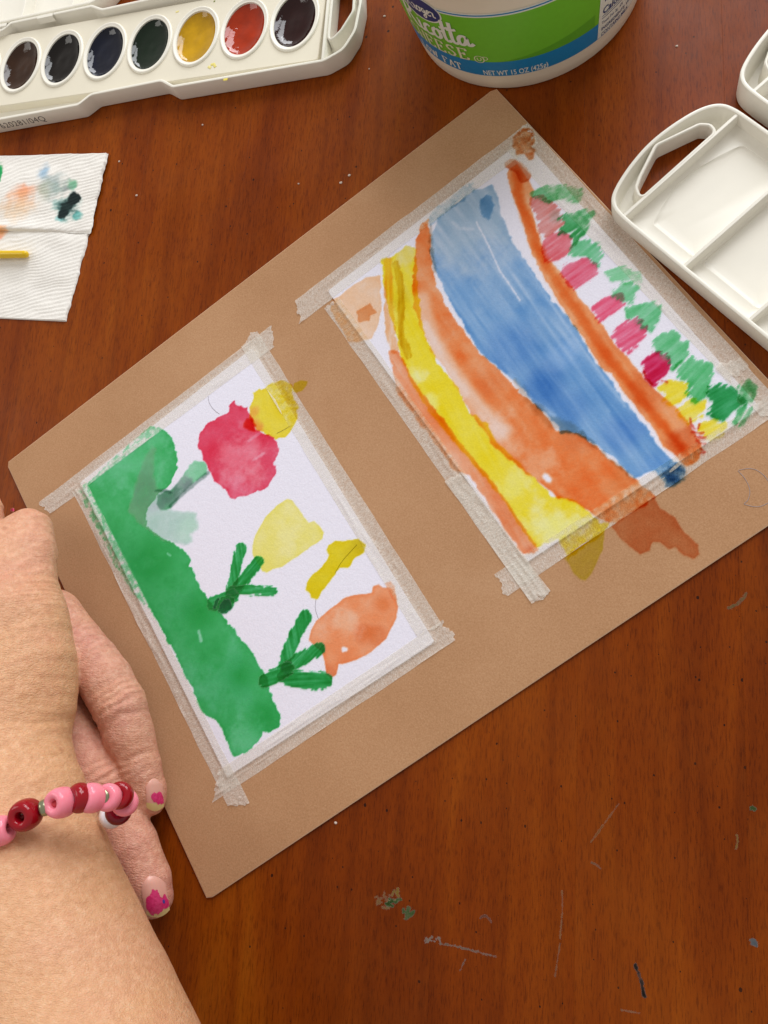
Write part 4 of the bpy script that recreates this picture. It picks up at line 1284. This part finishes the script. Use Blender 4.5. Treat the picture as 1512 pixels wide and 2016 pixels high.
CREAMY = label_mat('label_cream', (224, 226, 190))
serif('CHEESE', (826, 72), (930, 117), 6.6, 0.95, CREAMY)
serif('LOW FAT', (842, 100), (914, 136), 4.2, 0.65, LW)
tub_text('NET WT 15 OZ (425g)', (953, 146), 4.4, LW, sx=0.64, bold=0.05)
m = MB()
a_, z_ = tub_hit(944, 116)
cc = np.array([(2.1 * math.cos(t), 2.1 * math.sin(t)) for t in np.linspace(0, 2 * math.pi, 33)])
ribbon([cc.tolist(), [(-0.8, 1.0), (-0.8, -0.3), (0, -1.0), (0.8, -0.3), (0.8, 1.0)]], 0.38, a_, z_, LG if False else CREAMY)
tub_text('D', (951, 118), 3.4, CREAMY)
# oval emblem
aL, zL = tub_hit(826, 14)
ov = lambda a, b: np.array([(a * math.cos(t), b * math.sin(t)) for t in np.linspace(0, 2 * math.pi, 48, endpoint=False)])
for a, b, mt, lf, nm in ((11.0, 6.8, LW, 0.2, 'emblem_border'), (10.2, 6.1, LN, 0.26, 'emblem')):
    p = np.vstack([[0, 0], ov(a * 0.5, b * 0.5), ov(a, b)])
    f = [(0, 1 + i, 1 + (i + 1) % 48) for i in range(48)] + [(1 + i, 49 + i, 49 + (i + 1) % 48, 1 + (i + 1) % 48) for i in range(48)]
    link(nm, wrap(p, aL, zL, 1, lf), f, mt, lab)
st, x = [], 0
for c in 'Kroger':
    st += [[(x + p[0], p[1]) for p in q] for q in SCRIPT[c][0]]
    x += SCRIPT[c][1]
ribbon([[(p[0] - x / 2, p[1] - 0.7) for p in q] for q in st], 0.2, aL, zL, LW, 15.5 / x, lift=0.32)
# nutrition panel
aN0, zN0 = tub_hit(1176, 72)
aN1 = tub_hit(1236, 8)[0] + 0.1
band('nutrition_panel', zb0 + 0.3, zt, LW, lab, aN0, aN0 + 0.62, 0.2, 40)
for txt, z, s, bl in (('CONTAINS MILK.', zb0 + 0.6, 2.6, 0.03), ('INGREDIENTS: WHEY', zb0 + 3.6, 2.6, 0.03), ('Total Fat 3g  4%', zb0 + 7.2, 2.2, 0.0), ('Calories', zb0 + 12.6, 5.0, 0.12), ('1/4 cup', zb0 + 19.0, 4.4, 0.08), ('8 servings', zb0 + 24.4, 3.0, 0.05)):
    v, f = text_mesh(txt, s, 'LEFT', 1.0, bl)
    link('lettering', wrap(v, aN0 + 0.03, z, 0.8, 0.3), f, LN, lab, False)
for z in (10.3, 11.6):
    band('rule', zb0 + z, zb0 + z + 0.3, LN, lab, aN0 + 0.03, aN0 + 0.6, 0.28, 30)

# ------------------------------------------------------------------ paper towel
towel = thing('paper_towel', 'folded white ribbed paper towel with dark and orange paint blots at the left edge', 'paper towel', (*at(60, 460, 0)[:2], 0))
STAINS = [  # u, v, ru, rv, colour, weight, softness
    (44, 388, 40, 34, (238, 170, 128), 0.95, 0.9), (50, 378, 20, 18, (236, 150, 104), 0.6, 0.8), (36, 410, 48, 40, (240, 206, 170), 0.7, 1.0),
    (90, 340, 22, 20, (150, 182, 206), 0.9, 0.9), (106, 366, 34, 34, (160, 178, 178), 0.8, 0.9), (124, 372, 30, 24, (146, 168, 160), 0.7, 0.9), (90, 378, 20, 24, (176, 180, 150), 0.5, 0.9),
    (142, 366, 13, 14, (110, 176, 140), 0.9, 0.6), (132, 374, 14, 12, (130, 140, 140), 0.7, 0.8),
    (135, 409, 31, 34, (86, 178, 172), 0.8, 0.6), (152, 424, 13, 10, (84, 176, 170), 0.85, 0.5), (118, 432, 12, 8, (96, 186, 186), 0.6, 0.6),
    (136, 408, 25, 28, (34, 44, 44), 0.97, 0.55), (146, 394, 15, 16, (36, 46, 46), 1.0, 0.3), (126, 422, 13, 11, (36, 48, 48), 1.0, 0.3),
    (-2, 350, 8, 30, (40, 168, 96), 1.0, 0.4), (2, 458, 20, 18, (238, 170, 110), 0.9, 0.7), (0, 470, 12, 10, (240, 130, 70), 0.6, 0.7), (20, 280, 30, 12, (230, 225, 210), 0.3, 1.0)]


def towel_sheet(name, q, z0, crease_t, parent):
    P = at2(q, z0)
    L, Wd = np.linalg.norm(P[1] - P[0]), np.linalg.norm(P[3] - P[0])
    ns, nt = int(L / 0.5), int(Wd / 0.33)
    S, T = np.meshgrid(np.linspace(0, 1, ns), np.linspace(0, 1, nt), indexing='ij')
    X = (1 - S) * ((1 - T) * P[0][0] + T * P[3][0]) + S * ((1 - T) * P[1][0] + T * P[2][0])
    Y = (1 - S) * ((1 - T) * P[0][1] + T * P[3][1]) + S * ((1 - T) * P[1][1] + T * P[2][1])
    X = X + (S > 0.99) * fbm(Y * 0.3, X * 0, 3, 2) * 0.8
    big = fbm(X * 0.035, Y * 0.05, 51, 3)
    ph = (Y - 0.16 * X + big * 5.0 + fbm(X * 0.12, Y * 0.12, 52, 2) * 0.7) * 2 * np.pi / 2.05
    rib = 0.5 + 0.5 * np.sin(ph)
    rib = rib * (0.75 + 0.5 * fbm(X * 0.9, Y * 0.5, 8, 2))
    Z = z0 + rib * 0.2 + big * 1.6 + 0.6
    if crease_t == 1:      # lower edge of the folded-over part lifts and rolls under
        e = (1 - T) * Wd
        Z += 1.6 * np.exp(-(e / 5.0) ** 2) * (0.5 + 0.5 * np.sin(S * 4 + 0.6)) - 1.2 * np.exp(-e / 0.8)
    else:
        Z += 0.5 * np.exp(-((T * Wd - 8) / 5) ** 2)
    em = np.minimum.reduce([S * L, (1 - S) * L, T * Wd, (1 - T) * Wd])
    Z = np.where(em < 0.01, 0.15 if crease_t == 0 else z0 - 0.4, Z)
    v = np.stack([X, Y, Z], -1).reshape(-1, 3)
    o = link(name, v, grid_faces(ns, nt), NAPKIN, parent)
    st = np.ones((len(v), 3))
    t = fbm(X * 0.25, Y * 0.25, 61, 4).reshape(-1) + fbm(X * 0.05, Y * 0.9, 62, 2).reshape(-1) * 0.35
    for (u, vv, ru, rv, c, wt, so) in STAINS:
        c0 = at(u, vv, z0)
        rx, ry = abs(at(u + ru, vv, z0)[0] - c0[0]), abs(at(u, vv + rv, z0)[1] - c0[1])
        d = np.hypot((v[:, 0] - c0[0]) / rx, (v[:, 1] - c0[1]) / ry) + t * 0.45
        ww = (sstep(1.0, 1.0 - so, d) * wt)[:, None]
        cl = srgb(c) / srgb((236, 233, 227))
        st = st * (1 - ww) + np.minimum(cl, 1) * ww
    color_attr(o, 'stain', st)
    return o


towel_sheet('lower_layer', [(-60, 446), (181, 440), (130, 633), (-60, 624)], 0.4, 0, towel)
towel_sheet('folded_layer', [(-60, 307), (212, 302), (177, 459), (-60, 452)], 1.6, 1, towel)

# ------------------------------------------------------------------ brush
bt = at(55, 500.5, 4.2)
bd = at(-60, 502, 4.2) - bt
bd /= np.linalg.norm(bd)
brush = thing('paintbrush', 'rounded tip of a yellow plastic brush handle lying on the paper towel', 'paintbrush', (*bt[:2], 0))
YEL = mat_plastic('yellow_plastic', (226, 188, 28), 0.28, 0.1)
m = MB()
prof = [(0, 0.2), (0.15, 0.9), (0.5, 1.35), (1.1, 1.65), (2.5, 1.8), (20, 2.0), (60, 2.5), (95, 2.6), (118, 2.3)]
m.tube([bt + bd * x for x, r in prof], [r for x, r in prof], 16)
m.build('handle', YEL, brush, sharp=60)
m = MB()
m.tube([bt + bd * x for x in (117, 118, 132, 135)], [2.5, 2.6, 2.3, 1.9], 16)
m.build('ferrule', simple('brush_metal', (190, 190, 188), 0.25, Metallic=1.0), brush)
m = MB()
m.tube([bt + bd * x for x in (134, 140, 148, 153)], [1.8, 2.3, 1.5, 0.2], 14)
m.build('bristles', simple('bristle', (70, 50, 36), 0.8), brush)

# ------------------------------------------------------------------ person: crossed hands at the left edge
CELL = 0.85
GLO, GHI = np.array([-285.0, -215.0, -1.0]), np.array([-112.0, 96.0, 114.0])
GN = ((GHI - GLO) / CELL).astype(int) + 1
gx, gy, gz = [GLO[i] + np.arange(GN[i]) * CELL for i in range(3)]
BIG = 30.0


def smin(a, b, k):
    h = np.clip(0.5 + 0.5 * (b - a) / k, 0, 1)
    return b + (a - b) * h - k * h * (1 - h)


def chain_field(chains, k):
    out = np.full(tuple(GN), BIG, np.float32)
    for ch in chains:
        D = np.full(tuple(GN), BIG, np.float32)
        P = [np.r_[at(u, v, z), r] for u, v, z, r in ch]
        for A, B in zip(P[:-1], P[1:]):
            lo = np.minimum(A[:3] - A[3], B[:3] - B[3]) - 12
            hi = np.maximum(A[:3] + A[3], B[:3] + B[3]) + 12
            i0 = np.clip(((lo - GLO) / CELL).astype(int), 0, GN)
            i1 = np.clip(((hi - GLO) / CELL).astype(int) + 2, 0, GN)
            if np.any(i1 - i0 < 2):
                continue
            sl = tuple(slice(a, b) for a, b in zip(i0, i1))
            X, Y, Z = gx[sl[0]][:, None, None], gy[sl[1]][None, :, None], gz[sl[2]][None, None, :]
            ab = B[:3] - A[:3]
            L2 = ab @ ab
            t = np.clip(((X - A[0]) * ab[0] + (Y - A[1]) * ab[1] + (Z - A[2]) * ab[2]) / L2, 0, 1)
            d = np.sqrt((X - A[0] - t * ab[0]) ** 2 + (Y - A[1] - t * ab[1]) ** 2 + (Z - A[2] - t * ab[2]) ** 2) - (A[3] + t * (B[3] - A[3]))
            D[sl] = smin(D[sl], d.astype(np.float32), 1.0)
        out = smin(out, D, k)
    return out


ARM = [
    [(225, 2330, 64, 38), (126, 2030, 57, 35), (38, 1740, 54, 30), (18, 1600, 51, 26), (-4, 1480, 48, 23.5), (-6, 1370, 45, 24)],
    [(-6, 1470, 46, 22), (10, 1370, 43, 23), (0, 1230, 43, 22), (-20, 1120, 38, 18)],
    [(72, 1385, 41, 12.5), (66, 1300, 42, 14.5), (58, 1215, 41, 13.2), (56, 1145, 38, 10.2), (56, 1090, 35, 10.6), (56, 1048, 31, 9.8)],
    [(-60, 1120, 36, 12), (-40, 1040, 32, 9.5), (-34, 1005, 28, 8.4)],
]
UNDER = [
    [(40, 1200, 20, 14), (104, 1218, 18, 12.0), (142, 1262, 17.5, 11.2), (178, 1302, 17, 10.8), (206, 1338, 16.5, 10.5), (234, 1388, 16, 10.5), (253, 1445, 13.5, 9.6), (275, 1513, 11, 8.4), (290, 1557, 9, 7.2), (295, 1573, 8, 6.4)],
    [(60, 1290, 16, 14), (118, 1400, 15, 11.4), (164, 1478, 15, 10.6), (199, 1538, 15, 10.3), (228, 1598, 13, 9.5), (262, 1664, 11.5, 9.2), (291, 1735, 9.6, 8.7), (301, 1766, 8.8, 7.7)],
    [(96, 1230, 12, 9), (122, 1380, 11, 9)],
]
D1, D2 = chain_field(ARM, 7.0), chain_field(UNDER, 0.7)
DU = smin(D1, D2, 1.6)


def surface_nets(D):
    s = D < 0
    nx, ny, nz = D.shape
    cnt = np.zeros((nx - 1, ny - 1, nz - 1), np.int8)
    for dx in (0, 1):
        for dy in (0, 1):
            for dz in (0, 1):
                cnt += s[dx:nx - 1 + dx, dy:ny - 1 + dy, dz:nz - 1 + dz]
    act = np.argwhere((cnt > 0) & (cnt < 8))
    idx = np.full(cnt.shape, -1, np.int64)
    idx[tuple(act.T)] = np.arange(len(act))
    pos = np.zeros((len(act), 3))
    num = np.zeros(len(act))
    corners = [(a, b, c) for a in (0, 1) for b in (0, 1) for c in (0, 1)]
    for a in corners:
        for ax in range(3):
            if a[ax] == 1:
                continue
            b = list(a)
            b[ax] = 1
            va = D[tuple((act + a).T)]
            vb = D[tuple((act + b).T)]
            cr = (va < 0) != (vb < 0)
            t = va / np.where(cr, va - vb, 1)
            p = np.array(a, float) + t[:, None] * (np.array(b) - np.array(a))
            pos[cr] += p[cr]
            num[cr] += 1
    pos = act + pos / num[:, None]
    faces = []
    for ax in range(3):
        u_, v_ = (ax + 1) % 3, (ax + 2) % 3
        sl0 = [slice(1, -1)] * 3
        sl0[ax] = slice(0, -1)
        sl1 = list(sl0)
        sl1[ax] = slice(1, None)
        a, b = s[tuple(sl0)], s[tuple(sl1)]
        e = np.argwhere(a != b)
        base = e.copy()
        for k in range(3):
            if k != ax:
                base[:, k] += 1
        def cell(du, dv):
            c = base.copy()
            c[:, u_] -= du
            c[:, v_] -= dv
            return idx[tuple(c.T)]
        q = np.stack([cell(1, 1), cell(0, 1), cell(0, 0), cell(1, 0)], 1)
        ins = a[tuple(e.T)]
        q[~ins] = q[~ins][:, ::-1]
        faces.append(q)
    return pos, np.vstack(faces)


sv, sf = surface_nets(DU)
# relax, then read the two fields for the colouring
for it in range(3):
    acc = np.zeros_like(sv)
    c_ = np.zeros(len(sv))
    for a, b in ((0, 1), (1, 2), (2, 3), (3, 0)):
        np.add.at(acc, sf[:, a], sv[sf[:, b]])
        np.add.at(acc, sf[:, b], sv[sf[:, a]])
        np.add.at(c_, sf[:, a], 1)
        np.add.at(c_, sf[:, b], 1)
    sv = 0.5 * sv + 0.5 * acc / c_[:, None]
gi = np.clip(np.round(sv).astype(int), 0, GN - 1)
d1v, d2v = D1[tuple(gi.T)], D2[tuple(gi.T)]
sv = GLO + sv * CELL
e1, e2 = sv[sf[:, 1]] - sv[sf[:, 0]], sv[sf[:, 3]] - sv[sf[:, 0]]
fn = np.cross(e1, e2)
sn = np.zeros_like(sv)
for a in range(4):
    np.add.at(sn, sf[:, a], fn)
sn /= np.linalg.norm(sn, axis=1)[:, None] + 1e-9
low = sstep(-2, 2, d1v - d2v)            # 1 on the lower hand
disp = np.zeros(len(sv))
x, y = sv[:, 0], sv[:, 1]


def along(pa, pb, z):
    a, b = at(*pa, z), at(*pb, z)
    d = (b - a) / np.linalg.norm(b - a)
    return a, d


def folds(center, direction, z, n, gap, depth, rad, width, seed, mask):
    global disp
    c0, d = along(center, (center[0] + direction[0], center[1] + direction[1]), z)
    q = sv - c0
    s = q @ d + fbm(x * 0.13, y * 0.13, seed, 2) * gap * 1.6
    lat = q - (q @ d)[:, None] * d
    fall = np.exp(-(np.linalg.norm(q, axis=1) / rad) ** 2)
    for k in range(n):
        sk = (k - (n - 1) / 2) * gap + (noise2(np.array(k * 1.7), np.array(seed * 1.0), 2)) * gap * 0.7
        a = depth * (0.6 + 0.8 * float(_hash(np.int64(k), np.int64(seed), 5)))
        disp -= a * np.exp(-((s - sk) / width) ** 2) * fall * mask


folds((228, 1372), (28, 50), 24, 6, 2.6, 0.7, 11, 0.65, 3, low)
folds((199, 1535), (30, 60), 24, 7, 2.4, 0.7, 11, 0.65, 7, low)
folds((268, 1500), (20, 60), 20, 5, 1.9, 0.5, 9, 0.65, 12, low)
folds((262, 1680), (30, 60), 20, 3, 2.0, 0.25, 9, 0.7, 14, low)
folds((165, 1440), (30, 70), 24, 4, 3.0, 0.4, 16, 0.9, 15, low)
folds((165, 1260), (60, 60), 24, 6, 2.6, 0.5, 14, 0.8, 19, low)
folds((75, 1150), (-10, -60), 46, 7, 2.4, 0.65, 13, 0.8, 23, 1 - low)
folds((110, 1400), (-20, 60), 56, 5, 3.6, 0.2, 24, 1.0, 27, 1 - low)
# loose skin of the back of the hand and the forearm
c1, s1 = math.cos(0.5), math.sin(0.5)
A_, B_ = x * c1 + y * s1, -x * s1 + y * c1
r1 = fbm(A_ * 0.14 + 1.2 * fbm(x * 0.05, y * 0.05, 33, 2), B_ * 0.34 + 2.0 * fbm(x * 0.06, y * 0.06, 34, 2), 31, 4)
r2 = fbm(x * 0.45, y * 0.16, 35, 3)
hand_zone = (1 - low) * sstep(-95, -40, y)
disp += (1 - low) * (r1 * 0.36 + r2 * 0.3) * (0.16 + 0.84 * hand_zone)
disp += low * (fbm(A_ * 0.4, B_ * 0.12, 37, 3) * 0.3)
sv = sv + sn * disp[:, None]
sv[:, 2] = np.maximum(sv[:, 2], 0.25)

person = thing('person', 'bare crossed forearm and hands with chipped pink nail polish at the left edge', 'person', (*at(60, 1500, 0)[:2], 0))
body = link('hands', sv, sf, SKIN, person)
pink = low * 0.85 + (1 - low) * 0.5 * sstep(0, 45, y)
pink = np.clip(pink + fbm(x * 0.05, y * 0.05, 41, 3) * 0.4, 0, 1)
float_attr(body, 'pink', pink)
float_attr(body, 'hand', np.clip(0.25 + 0.75 * np.maximum(hand_zone, low) + 0.5 * fbm(x * 0.06, y * 0.06, 47, 2), 0, 1.2))
bvh = BVHTree.FromPolygons([Vector(p) for p in sv], [list(map(int, q)) for q in sf])


def skin_hit(u, v):
    d = RW.T @ np.array([(u - 756) / F_PX, -(v - 1008) / F_PX, -1.0])
    d /= np.linalg.norm(d)
    loc, nor, i, dist = bvh.ray_cast(Vector(CAM), Vector(d))
    if loc is None:
        return None, None
    nor = np.array(nor)
    return np.array(loc), nor if nor @ d < 0 else -nor


# nails: curved plates let into the finger tips, with chipped polish
NAILM = NT('fingernail')
NAILM.pr(Base_Color=srgb((222, 166, 150)), Roughness=0.28)
NAILM.set(NAILM.p, 'Subsurface Weight', 0.1)
NAILM.set(NAILM.p, 'Subsurface Scale', 0.001)
TIPM = simple('nail_tip', (216, 196, 134), 0.35)
POL = NT('pink_polish')
POL.pr(Base_Color=POL.ramp(POL.noise(POL.obj(), 900, 3, 0.6), [(0.3, srgb((200, 30, 98))), (0.7, srgb((226, 62, 128)))]), Roughness=0.32, Normal=POL.bump(POL.noise(POL.obj(), 700, 3), 0.0003, 0.6))
DOT = simple('blue_glitter', (70, 70, 160), 0.4)


def nail(root_px, tip_px, half_px, polish, tip_from, dots=(), sink=0.0):
    """a curved plate laid on the finger: the skin under it is sampled and fitted by a smooth surface"""
    r0, t0 = np.array(root_px, float), np.array(tip_px, float)
    ax = t0 - r0
    lat = np.array([-ax[1], ax[0]]) / np.linalg.norm(ax)
    S, V = [], []
    for a in np.linspace(-0.15, 1.0, 24):
        for b in np.linspace(-1, 1, 17):
            q = r0 + ax * a + lat * b * half_px
            h, n_ = skin_hit(*q)
            if h is not None and h[2] > 3 and n_[2] > 0.15 and np.hypot(b, max(0, a - 0.7) * 2) < 1.0:
                S.append((a, b))
                V.append(h)
    S, V = np.array(S), np.array(V)
    basis = lambda a, b: np.stack([np.ones_like(a), a, b, a * a, a * b, b * b, a ** 3, b ** 4], -1)
    co = np.linalg.lstsq(basis(S[:, 0], S[:, 1]), V[:, 2], rcond=None)[0]

    def surf(s, t, lift=0.0):
        s, t = np.broadcast_arrays(np.asarray(s, float), np.asarray(t, float))
        w_ = np.where(s < 0.35, 0.80 + 0.2 * np.sin(np.clip(s / 0.35, 0, 1) * np.pi / 2), 1.0) * (1 - 0.06 * s)
        tt = t * w_
        z = basis(s, tt) @ co + 0.62 - 0.55 * np.abs(t) ** 3 - 0.75 * np.clip(1 - s / 0.22, 0, 1) ** 2 - sink + lift
        uu = r0[0] + ax[0] * s + lat[0] * tt * half_px
        vv = r0[1] + ax[1] * s + lat[1] * tt * half_px
        d = np.stack([(uu - 756) / F_PX, -(vv - 1008) / F_PX, -np.ones_like(uu)], -1) @ RW
        return CAM + d * ((z - CAM_H) / d[..., 2])[..., None]

    def outline(s0, t0_):
        return 0.26 * t0_ ** 2 * (1 - s0) + s0 * (1 - 0.13 * t0_ ** 2)
    ns, nt = 26, 21
    S0, T0 = np.meshgrid(np.linspace(0, 1, ns), np.linspace(-1, 1, nt), indexing='ij')
    S1 = outline(S0, T0)
    v = surf(S1, T0).reshape(-1, 3)
    f = grid_faces(ns, nt)
    v2 = surf(S1, T0, -0.55).reshape(-1, 3)
    rim = list(range(0, nt)) + [i * nt + nt - 1 for i in range(1, ns)] + [(ns - 1) * nt + j for j in range(nt - 2, -1, -1)] + [i * nt for i in range(ns - 2, 0, -1)]
    N = len(v)
    side = [(rim[i], rim[(i + 1) % len(rim)], rim[(i + 1) % len(rim)] + N, rim[i] + N) for i in range(len(rim))]
    fs = f.reshape(ns - 1, nt - 1, 4)
    k = int((ns - 1) * tip_from)
    o = link('fingernail', np.vstack([v, v2]), [list(q) for q in fs[:k].reshape(-1, 4)] + side, NAILM.m, person)
    link('nail_tip', surf(S1, T0, 0.02).reshape(-1, 3), fs[k:].reshape(-1, 4), TIPM, o)
    ns, nt = 70, 60
    S2, T2 = np.meshgrid(np.linspace(0, 1, ns), np.linspace(-1, 1, nt), indexing='ij')
    sd = poly_sd(T2, S2, np.array(polish, float)) + fbm(T2 * 4, S2 * 6, 5, 3) * 0.10
    keep = sd[:-1, :-1] > 0
    vv, ff = compact(surf(outline(S2, T2), T2, 0.12).reshape(-1, 3), grid_faces(ns, nt, keep))
    link('nail_polish', vv, ff, POL.m, o)
    for (dt, ds, r) in dots:
        m = MB()
        th_ = np.linspace(0, 2 * np.pi, 12, endpoint=False)
        m.loft([surf(ds + r * 0.5 * np.sin(th_), dt + r * np.cos(th_), 0.16), surf(np.full(12, ds), np.full(12, dt), 0.24)])
        m.build('polish_dot', DOT, o)
    return o


# polish outline in nail space: x across (-1 is the photo's right), y from root to tip
nail((303, 1532), (306, 1597), 18, [(0.45, 0.5), (0.1, 0.42), (-0.3, 0.44), (-0.75, 0.36), (-1.0, 0.5), (-1.0, 0.78), (-0.4, 0.84), (0.0, 0.72), (0.3, 0.72)], 0.78)
nail((298, 1722), (312, 1806), 26, [(0.85, 0.66), (0.62, 0.48), (0.1, 0.34), (-0.3, 0.36), (-0.42, 0.52), (-0.6, 0.56), (-0.85, 0.44), (-1.0, 0.6), (-1.0, 0.8), (-0.3, 0.92), (0.5, 0.93), (0.85, 0.85)], 0.9, dots=[(-0.62, 0.66, 0.1)])
nail((25, 1008), (24, 1000), 3.6, [(-1, 0.1), (1, 0.1), (1, 0.95), (-1, 0.95)], 0.9, sink=0.2)

# ------------------------------------------------------------------ bracelet
BR = thing('bead_bracelet', 'stretchy bracelet of pink and red beads round the wrist', 'bracelet', (*at(120, 1580, 0)[:2], 0))
PINKB = mat_plastic('pink_bead', (246, 140, 158), 0.16, 0.35)
REDB = mat_plastic('red_bead', (150, 10, 26), 0.12, 0.0)
DARKB = mat_plastic('dark_red_bead', (116, 12, 28), 0.14, 0.0)
CLEARB = mat_plastic('clear_bead', (232, 228, 232), 0.12, 0.2)
SILV = simple('silver_green_spacer', (150, 152, 122), 0.22, 0.5, Metallic=0.75)
CORD = simple('red_cord', (150, 52, 58), 0.5)


def bead(c, ax, rad, half, mat, label, hole=0.32, name='bead'):
    c, ax = np.asarray(c), np.asarray(ax) / np.linalg.norm(ax)
    a = np.cross(ax, [0, 0, 1.0])
    a /= np.linalg.norm(a)
    b = np.cross(a, ax)
    th_ = np.linspace(0, 2 * np.pi, 36, endpoint=False)
    hr = rad * hole
    prof = [(-half * 0.3, hr * 0.9), (-half * 0.86, hr), (-half * 0.97, hr * 1.25), (-half, rad * 0.62)]
    for t in np.linspace(-0.92, 0.92, 13):
        prof.append((half * t * 1.0, rad * (1 - 0.26 * abs(t) ** 2.6)))
    prof += [(half, rad * 0.62), (half * 0.97, hr * 1.25), (half * 0.86, hr), (half * 0.3, hr * 0.9), (-half * 0.3, hr * 0.9)]
    m = MB()
    m.loft([c + ax * x_ + r * (np.cos(th_)[:, None] * a + np.sin(th_)[:, None] * b) for x_, r in prof])
    o = m.build(name, mat, BR, sharp=None)
    o['label'] = label
    return o


# pixel, height, radius, half width, axis in pixels (du, dv, dz)
BEADS = [(-4, 1637, 78, 5.2, 4.6, (60, -16, -1), PINKB, 'pink bead cut off by the left edge'), (51, 1604, 76, 5.5, 4.3, (48, -22, -13), REDB, 'red bead with its hole showing'),
         (88, 1590, 75, 2.9, 1.6, (30, -9, -2), SILV, 'silver green spacer bead'), (121, 1580, 73.5, 5.3, 4.2, (44, -8, -9), PINKB, 'pink bead with its red cord showing'),
         (157, 1571, 71, 5.2, 2.9, (34, -5, -5), REDB, 'red bead between two pink beads'), (180, 1571, 69, 5.2, 3.4, (32, 0, -6), PINKB, 'pink bead right of the middle red bead'),
         (202, 1569, 67, 3.1, 1.3, (30, 0, -8), SILV, 'grey green spacer bead'), (213, 1570, 65.5, 4.9, 2.6, (30, 2, -10), PINKB, 'pink bead beside the grey green spacer'),
         (236, 1566, 62, 4.9, 2.7, (24, 8, -16), REDB, 'red bead at the bend of the bracelet'), (246, 1580, 57, 4.9, 2.4, (10, 20, -22), PINKB, 'pink bead half hidden behind the bend'),
         (233, 1598, 50, 4.9, 2.6, (-14, 12, -26), DARKB, 'dark red bead under the wrist'), (220, 1606, 44, 4.8, 3.0, (-20, 12, -22), CLEARB, 'clear white bead under the wrist'),
         (196, 1616, 36, 4.8, 3.6, (-26, 8, -14), PINKB, None), (160, 1628, 28, 4.8, 3.6, (-36, 8, -8), REDB, None)]
path = []
for (u, v, z, r, hw, d, mt, lb) in BEADS:
    c = at(u, v, z)
    e = at(u + d[0] * 0.2, v + d[1] * 0.2, z + d[2] * 0.2) - c
    path.append(c)
    if lb:
        bead(c, e, r * 0.88, hw * 0.93, mt, lb)
m = MB()
pp = [at(-60, 1660, 78)] + path
m.tube(resample(smooth_poly(np.array(pp), 2, False), 1.0, False), 0.7, 8)
m.build('cord', CORD, BR)
m = MB()
c = at(103, 1585, 74.6)
e = at(110, 1583, 74.3) - c
e /= np.linalg.norm(e)
m.tube([c - e * 2.6, c, c + e * 2.0], [1.3, 1.5, 1.4], 12)
m.build('cord_knot', mat_plastic('pink_red_knot', (214, 72, 84), 0.3), BR)
